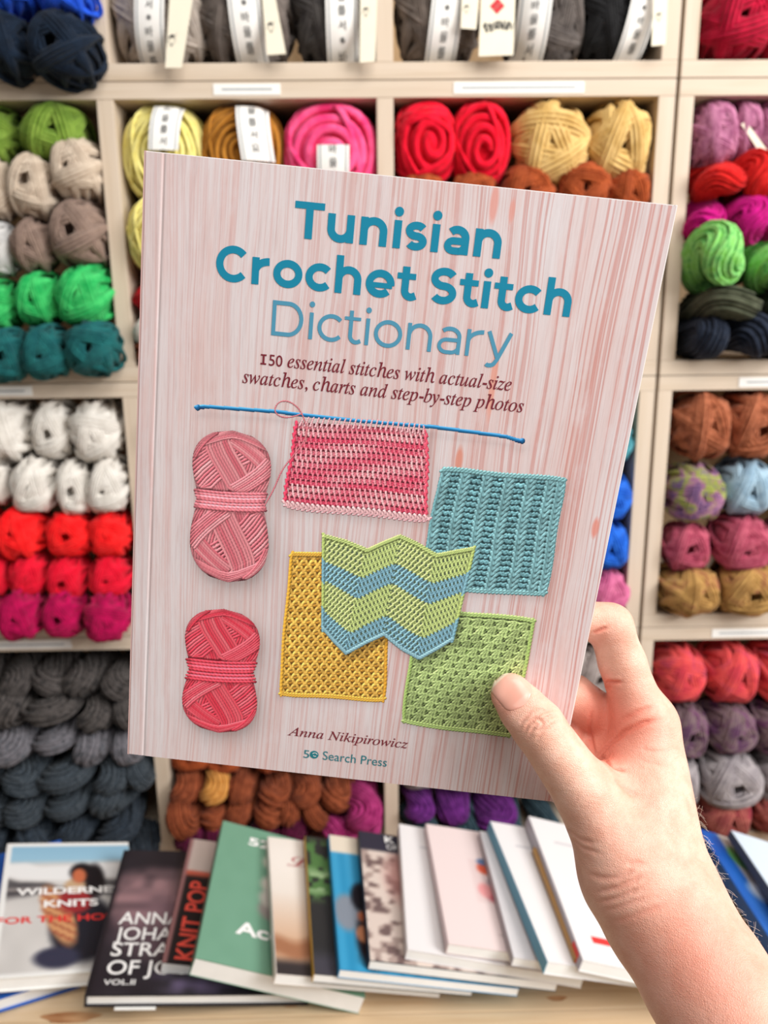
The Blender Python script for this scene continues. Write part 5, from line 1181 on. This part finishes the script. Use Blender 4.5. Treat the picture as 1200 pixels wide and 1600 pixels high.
VOX = 0.00125
allp = np.array([j[0] for j in (T_TIP, T_MCP, I_K, I_PIP, I_TIP, M_TIP, R_TIP, P_K, P_TIP, WR, WU, F1, F0, F0U)])
lo = allp.min(0) - 0.036; hi = allp.max(0) + 0.036
dim = np.ceil((hi - lo) / VOX).astype(int)
gx_, gy_, gz_ = [(lo[a] + np.arange(dim[a]) * VOX).astype(np.float32) for a in range(3)]
FAR = np.float32(0.03)
def smin(a, b, k):
    h = np.maximum(k - np.abs(a - b), 0) / k; return np.minimum(a, b) - h * h * (k * 0.25)
def smax(a, b, k): return -smin(-a, -b, k)
def cone_into(D, A, B, k, cut=None):
    """blend a tapered limb from joint A to joint B into the distance field D"""
    (a, ra), (b, rb) = A, B; pad = max(ra, rb) + 0.022
    i0 = np.maximum(((np.minimum(a, b) - pad - lo) / VOX).astype(int), 0); i1 = np.minimum(((np.maximum(a, b) + pad - lo) / VOX).astype(int) + 1, dim)
    s = tuple(slice(i0[q], i1[q]) for q in range(3))
    X = gx_[s[0]][:, None, None] - np.float32(a[0]); Y = gy_[s[1]][None, :, None] - np.float32(a[1]); Z = gz_[s[2]][None, None, :] - np.float32(a[2])
    ba = (b - a).astype(np.float32); L = float(ba @ ba)
    t = np.clip((X * ba[0] + Y * ba[1] + Z * ba[2]) / L, 0, 1)
    d = np.sqrt((X - t * ba[0]) ** 2 + (Y - t * ba[1]) ** 2 + (Z - t * ba[2]) ** 2) - (np.float32(ra) + np.float32(rb - ra) * t)
    if cut is not None:
        p, n, kk = cut; d = smax(d, (X + np.float32(a[0] - p[0])) * n[0] + (Y + np.float32(a[1] - p[1])) * n[1] + (Z + np.float32(a[2] - p[2])) * n[2], kk)
    D[s] = smin(D[s], d.astype(np.float32), k)
def field(segs, k, cuts=None):
    D = np.full(dim, FAR, dtype=np.float32)
    for q, (A, B) in enumerate(segs): cone_into(D, A, B, k, (cuts or {}).get(q))
    return D
# forearm, wrist, palm
body = field([(F0, F1), (F1, WR), (F0U, F1U), (F1U, WU), (WR, T_CMC), (WR, I_K), (WU, I_K), (WU, M_K), (WU, R_K), (WU, P_K), (I_K, M_K), (M_K, R_K), (R_K, P_K),
              (J(1000, 1330, 0.378, 19), J(1004, 1200, 0.396, 15)), (T_CMC, J(1006, 1260, 0.386, 15))], 0.010)
# thumb; the nail side of its last joint is flatter
nv = -ray(800, 1080); nv = nv / np.linalg.norm(nv); nv = nv + 0.10 * EX * -1 + 0.06 * EY; nv /= np.linalg.norm(nv)
pl = T_MID[0] + nv * 0.0083
thumb = field([(T_TIP, T_MID), (T_MID, T_IP), (T_IP, T_MCP), (T_MCP, T_CMC)], 0.003, {0: (pl, nv, 0.004), 1: (T_MID[0] + nv * 0.0100, nv, 0.003)})
web = field([(J(930, 1232, 0.380, 9.0), J(984, 1216, 0.392, 9.0)), (J(916, 1178, 0.412, 9.0), J(985, 1196, 0.402, 12.0)), (J(930, 1130, 0.420, 9.0), J(985, 1160, 0.412, 12.0))], 0.004)
body = smin(body, thumb, 0.009); body = smin(body, web, 0.012)
index = field([(I_K, I_P1), (I_P1, I_PIP), (I_PIP, I_DIP), (I_DIP, I_TIP)], 0.003)
body = smin(body, index, 0.006); del thumb, web, index
others = field([(M_K, M_PIP), (M_PIP, M_DIP), (M_DIP, M_TIP)], 0.002)
others = np.minimum(others, field([(R_K, R_PIP), (R_PIP, R_DIP), (R_DIP, R_TIP)], 0.002)); others = np.minimum(others, field([(P_K, P_PIP), (P_PIP, P_DIP), (P_DIP, P_TIP)], 0.002))
body = smin(body, others, 0.003); del others
# skin pressed flat against the book: keep clear of the book's block
gxx = gx_[:, None, None] - np.float32(B_O[0]); gyy = gy_[None, :, None] - np.float32(B_O[1]); gzz = gz_[None, None, :] - np.float32(B_O[2])
def axis(e): return gxx * np.float32(e[0]) + gyy * np.float32(e[1]) + gzz * np.float32(e[2])
lx, ly, lz = axis(EX), axis(EY), axis(EZ)
lx = lx + ly * np.float32(SHE)
bd = np.maximum(np.maximum(np.maximum(-lx, lx - np.float32(BW)), np.maximum(-ly, ly - np.float32(BH))), np.maximum(lz - np.float32(0.0005), -lz - np.float32(BT_ + 0.0005)))
del lx, ly, lz, gxx, gyy, gzz
body = smax(body, -bd, 0.0015); del bd
grid = openvdb.FloatGrid(float(FAR)); grid.copyFromArray(np.clip(body, -FAR, FAR).astype(np.float32)); del body
pts, quads = grid.convertToQuads(isovalue=0.0)
pts = np.asarray(pts, float) * VOX + lo; quads = np.asarray(quads, int)
tmp = quads_mesh('arm_coarse', pts, quads)
n0 = np.array(tmp.polygons[0].normal); 
vol = float(np.einsum('ij,ij->i', pts[quads[:, 0]] - lo, np.cross(pts[quads[:, 1]] - pts[quads[:, 0]], pts[quads[:, 2]] - pts[quads[:, 0]])).sum())
if vol < 0: tmp = quads_mesh('arm_coarse', pts, quads[:, ::-1])
to = bpy.data.objects.new('arm_coarse', tmp); COL.objects.link(to)
sm_ = to.modifiers.new('s', 'SMOOTH'); sm_.factor = 0.5; sm_.iterations = 4
sd_ = to.modifiers.new('d', 'SUBSURF'); sd_.levels = 1; sd_.render_levels = 1
bpy.context.view_layer.update()
arm_me = bpy.data.meshes.new_from_object(to.evaluated_get(bpy.context.evaluated_depsgraph_get()))
bpy.data.objects.remove(to); arm_me.name = 'hand_and_forearm'
nvt = len(arm_me.vertices); AV = np.zeros(nvt * 3, np.float32); arm_me.vertices.foreach_get('co', AV); AV = AV.reshape(-1, 3).astype(float)
AN = np.zeros(nvt * 3, np.float32); arm_me.vertices.foreach_get('normal', AN); AN = AN.reshape(-1, 3).astype(float)
AF = np.zeros(len(arm_me.loops), np.int32); arm_me.loops.foreach_get('vertex_index', AF); AF = AF.reshape(-1, 4)
bvh = BVHTree.FromPolygons([tuple(v) for v in AV], [tuple(int(i) for i in f) for f in AF])
CAMP = Vector((0, 0, CAM_H))
def skin_at(px, py):
    d = Vector(ray(px, py)).normalized(); h = bvh.ray_cast(CAMP, d); return (np.array(h[0]), np.array(h[1])) if h[0] is not None else (None, None)
def resample(P, step):
    P = np.asarray(P, float); seg = np.linalg.norm(np.diff(P, axis=0), axis=1); c = np.concatenate([[0], np.cumsum(seg)]); n = max(int(c[-1] / step), 2); t = np.linspace(0, c[-1], n)
    # soften the corners
    Q = np.stack([np.interp(t, c, P[:, 0]), np.interp(t, c, P[:, 1])], 1)
    for _ in range(6): Q[1:-1] = 0.25 * Q[:-2] + 0.5 * Q[1:-1] + 0.25 * Q[2:]
    return Q
disp = np.zeros(nvt); fold = np.zeros(nvt)
def crease(pp, depth, width, red=0.0):
    """a fold of the skin along seen points, taken to the surface of the hand"""
    S = [skin_at(*p)[0] for p in resample(pp, 2.0)]; S = np.array([s for s in S if s is not None])
    if len(S) < 3: return
    near = np.where(((AV > S.min(0) - 0.006) & (AV < S.max(0) + 0.006)).all(1))[0]
    if len(near) == 0: return
    d2 = np.full(len(near), 1e9); ti = np.zeros(len(near))
    for k, s in enumerate(S):
        q = ((AV[near] - s) ** 2).sum(1); m = q < d2; d2[m] = q[m]; ti[m] = k / (len(S) - 1)
    d = np.sqrt(d2); tap = np.clip(np.minimum(ti, 1 - ti) * 6, 0.15, 1)
    w = width / 1000
    disp[near] += tap * depth / 1000 * (-np.exp(-(d / w) ** 2) + 0.35 * np.exp(-((d - 2.2 * w) / (1.3 * w)) ** 2)); fold[near] = np.maximum(fold[near], red * tap * np.exp(-(d / (1.5 * w)) ** 2))
# thumb knuckle wrinkles
for pp, dp in (([(818, 1146), (828, 1128), (846, 1114), (864, 1108)], 0.5), ([(824, 1152), (836, 1134), (852, 1122), (870, 1117)], 0.55), ([(832, 1116), (842, 1108), (852, 1110)], 0.35), ([(826, 1136), (838, 1122), (850, 1130), (842, 1142), (830, 1140)], 0.4), ([(838, 1156), (850, 1142), (864, 1132), (874, 1128)], 0.4), ([(812, 1132), (820, 1122), (832, 1112)], 0.35), ([(846, 1130), (858, 1126)], 0.4)):
    crease(pp, dp, 0.7, 0.25)
# palm and finger folds
crease([(930, 1186), (950, 1166), (976, 1144), (1004, 1130), (1030, 1124)], 0.9, 1.0, 0.9)
crease([(938, 1182), (958, 1200), (980, 1204)], 0.8, 1.0, 0.8)
crease([(926, 1108), (923, 1130), (924, 1158), (930, 1178)], 0.7, 0.9, 0.8)
crease([(934, 1072), (950, 1066), (972, 1066)], 0.8, 0.9, 0.8); crease([(934, 1078), (956, 1072)], 0.5, 0.8, 0.5)
crease([(926, 990), (936, 985), (950, 980)], 0.7, 0.8, 0.7); crease([(972, 1126), (996, 1112), (1024, 1104)], 0.4, 1.0, 0.4)
crease([(958, 1216), (984, 1240), (1000, 1244)], 0.5, 1.4, 0.4); crease([(1000, 1170), (1030, 1176), (1052, 1172)], 0.25, 1.0, 0.1); crease([(1000, 1190), (1036, 1196)], 0.2, 1.0, 0.1)
# wrist folds
for pp, dp in (([(930, 1396), (960, 1388), (990, 1376), (1006, 1366)], 0.7), ([(936, 1410), (968, 1402), (1000, 1388)], 0.6), ([(944, 1424), (976, 1414), (1010, 1402)], 0.4), ([(914, 1364), (940, 1372), (968, 1372), (996, 1356)], 0.4), ([(884, 1292), (906, 1312), (930, 1318)], 0.4), ([(888, 1304), (912, 1326), (940, 1334)], 0.35), ([(958, 1442), (1000, 1428), (1040, 1414)], 0.3), ([(980, 1352), (994, 1348), (1006, 1350)], 0.4)):
    crease(pp, dp, 1.1, 0.3)
AV += AN * disp[:, None]
# soft tendon ridge along the forearm is part of the shape; flush of the skin per point
def spot(px, py, dep, r, k): c = at_depth(px, py, dep); return k * np.exp(-((AV - c) ** 2).sum(1) / (r * r))
flush = np.zeros(nvt)
for a in ((925, 1130, 0.405, 0.020, 0.9), (945, 1068, 0.395, 0.008, 0.6), (985, 1120, 0.395, 0.014, 0.5), (780, 1095, 0.372, 0.010, 0.45), (940, 985, 0.39, 0.010, 0.45), (990, 1300, 0.36, 0.018, 0.30), (1060, 1470, 0.345, 0.030, 0.40),
          (940, 1190, 0.39, 0.010, 0.5), (1150, 1560, 0.33, 0.030, 0.35), (850, 1110, 0.365, 0.008, 0.25), (960, 1210, 0.385, 0.012, 0.4), (1010, 1150, 0.39, 0.012, 0.35)): flush += spot(*a)
flush = np.clip(flush + fold * 0.7, 0, 1)
pb = np.array(at_depth(1020, 1500, 0.36)); arm_origin = F1[0]
arm_me.vertices.foreach_set('co', (AV - arm_origin).astype(np.float32).ravel()); arm_me.update()
arm_me.polygons.foreach_set('use_smooth', np.ones(len(arm_me.polygons), bool))
color_attr(arm_me, np.stack([flush, fold, flush * 0], 1), 'skin_flush')
m, nt, b = new_mat('skin', 0.46, 0.35)
b.inputs['Subsurface Weight'].default_value = 0.12; b.inputs['Subsurface Radius'].default_value = (0.006, 0.0025, 0.0012); b.inputs['Subsurface Scale'].default_value = 0.6
tc = N(nt, 'ShaderNodeTexCoord'); v = tc.outputs['Object']; at = N(nt, 'ShaderNodeAttribute', attribute_name='skin_flush'); sp = N(nt, 'ShaderNodeSeparateColor'); nt.links.new(at.outputs['Color'], sp.inputs[0])
mot = noise(nt, v, 110, 4, 0.6); mot2 = noise(nt, v, 420, 3, 0.6)
base = mixc(nt, ramp(nt, mot, [(0.36, (0, 0, 0)), (0.66, (0.8, 0.8, 0.8))]), rgba((229, 184, 164)), rgba((214, 158, 136)))
base = mixc(nt, ramp(nt, mot2, [(0.55, (0, 0, 0)), (0.75, (0.3, 0.3, 0.3))]), base, rgba((214, 158, 136)))
base = mixc(nt, sp.outputs[0], base, rgba((214, 126, 106)))
nt.links.new(base, b.inputs['Base Color'])
vo = N(nt, 'ShaderNodeTexVoronoi'); vo.feature = 'DISTANCE_TO_EDGE'; vo.inputs['Scale'].default_value = 1100; nt.links.new(v, vo.inputs['Vector'])
wr = noise(nt, v, 380, 3, 0.6, (1, 1, 2.2)); ad = N(nt, 'ShaderNodeMath', operation='ADD'); nt.links.new(vo.outputs['Distance'], ad.inputs[0]); nt.links.new(wr, ad.inputs[1]); bump(nt, b, ad.outputs[0], 0.5, 0.0005)
person = empty('person', loc=arm_origin); tag(person, 'bare right hand and forearm gripping the large book, thumb on its cover', 'person')
arm = link_mesh('hand_and_forearm', arm_me, m, person)
# thumbnail
mn, nt, b = new_mat('fingernail', 0.28, 0.5); tc = N(nt, 'ShaderNodeTexCoord'); at = N(nt, 'ShaderNodeAttribute', attribute_name='nail_tone')
nt.links.new(at.outputs['Color'], b.inputs['Base Color']); b.inputs['Subsurface Weight'].default_value = 0.1; b.inputs['Subsurface Radius'].default_value = (0.003, 0.0012, 0.0008)
bvh = BVHTree.FromPolygons([tuple(v) for v in AV], [tuple(int(i) for i in f) for f in AF])
nb_, ne_ = np.array((819.0, 1101.0)), np.array((782.0, 1059.0)); ax = ne_ - nb_; ln_ = np.linalg.norm(ax); ax /= ln_; pr = np.array((-ax[1], ax[0]))
NS, NT_ = 23, 25; NV_ = []; tone_ = []; ok = True
ctr = None
for q in range(NT_):
    t = q / (NT_ - 1)
    hw = 27.0 * (1 - max(0.0, (0.30 - t) / 0.30) ** 2.2) ** 0.5 * (1.0 - 0.04 * t) if t < 0.30 else 27.0 * (1 - 0.06 * t)
    if t > 0.80: hw *= (1 - ((t - 0.80) / 0.20) ** 2.4 * 0.38)
    hw = max(hw, 6.0)
    for s_ in range(NS):
        s = s_ / (NS - 1) * 2 - 1; px = nb_ + ax * (t * ln_ + 3.5 * (1 - s * s) * (t - 0.15)) + pr * s * hw
        p, n = skin_at(*px)
        if p is None: p, n = NV_[-1] if NV_ else T_TIP[0], nv
        else:
            n = 0.45 * n + 0.55 * nv; n = n / np.linalg.norm(n); p = p + n * (0.00055 - 0.00045 * abs(s) ** 6 - 0.0003 * (1 - min(t * 8, 1)))
        NV_.append(p)
        c = np.array((226, 160, 142.0)) * (1 - t) + np.array((232, 176, 158.0)) * t
        if t < 0.20 and abs(s) < 0.55: c = c * 0.75 + np.array((240, 206, 194)) * 0.25
        if t > 0.91 - 0.05 * s * s: c = np.array((240, 216, 196.0))
        tone_.append(c)
F = [(i * NS + j, i * NS + j + 1, (i + 1) * NS + j + 1, (i + 1) * NS + j) for i in range(NT_ - 1) for j in range(NS - 1)]
V0 = np.array(NV_) - arm_origin; nq = len(V0); V1 = V0 - nv * 0.0009
rim = [j for j in range(NS)] + [i * NS + NS - 1 for i in range(1, NT_)] + [(NT_ - 1) * NS + j for j in range(NS - 2, -1, -1)] + [i * NS for i in range(NT_ - 2, 0, -1)]
F2 = [(a, nq + a, nq + b_, b_) for a, b_ in zip(rim, rim[1:] + rim[:1])]
nme = mesh_from('thumb_nail', np.concatenate([V0, V1]), F + [f[::-1] for f in [tuple(i + nq for i in f) for f in F]] + F2, True); color_attr(nme, lin(np.array(tone_ + tone_) / 255.0), 'nail_tone')
bm = bmesh.new(); bm.from_mesh(nme); bmesh.ops.recalc_face_normals(bm, faces=bm.faces); bm.to_mesh(nme); bm.free()
nail = link_mesh('thumb_nail', nme, mn, person); nail['label'] = 'short unpolished thumbnail'
# fine fair hairs on the forearm
hr = np.random.default_rng(5); g = Geo()
camdir = (AV - [0, 0, CAM_H]); camdir /= np.linalg.norm(camdir, axis=1)[:, None]
facing = -(AN * camdir).sum(1)
dn = F0[0] - WR[0]; dn /= np.linalg.norm(dn)
along = (AV - WR[0]) @ dn; sidev = (AV - WR[0]) @ CM[:, 0] - along * (dn @ CM[:, 0])
cand = np.where((along > -0.035) & (along < 0.10) & (facing < 0.42) & (facing > -0.3) & (sidev > 0))[0]
for k in hr.choice(cand, min(190, len(cand)), replace=False):
    p, n = AV[k], AN[k]; L = hr.uniform(0.003, 0.0062); tang = -dn * 0.2 + 0.9 * hr.normal(size=3) * 0.5 + dn * 0.5; tang -= n * (tang @ n); tang /= np.linalg.norm(tang) + 1e-9
    P = np.array([p + n * L * 0.62 * f + tang * L * (0.3 * f + 0.6 * f * f) for f in (0, 0.33, 0.66, 1.0)]) - arm_origin
    V, F = tube(P, 0.000035, 3, False, 1.0, ups=np.tile(CM[:, 2], (4, 1))); g.add(V, F)
hair = link_mesh('arm_hair', g.mesh('arm_hair', False), plain('fair_hair', (244, 226, 208), 0.5), person); hair['kind'] = 'stuff'; hair['label'] = 'fine fair hairs along the forearm'
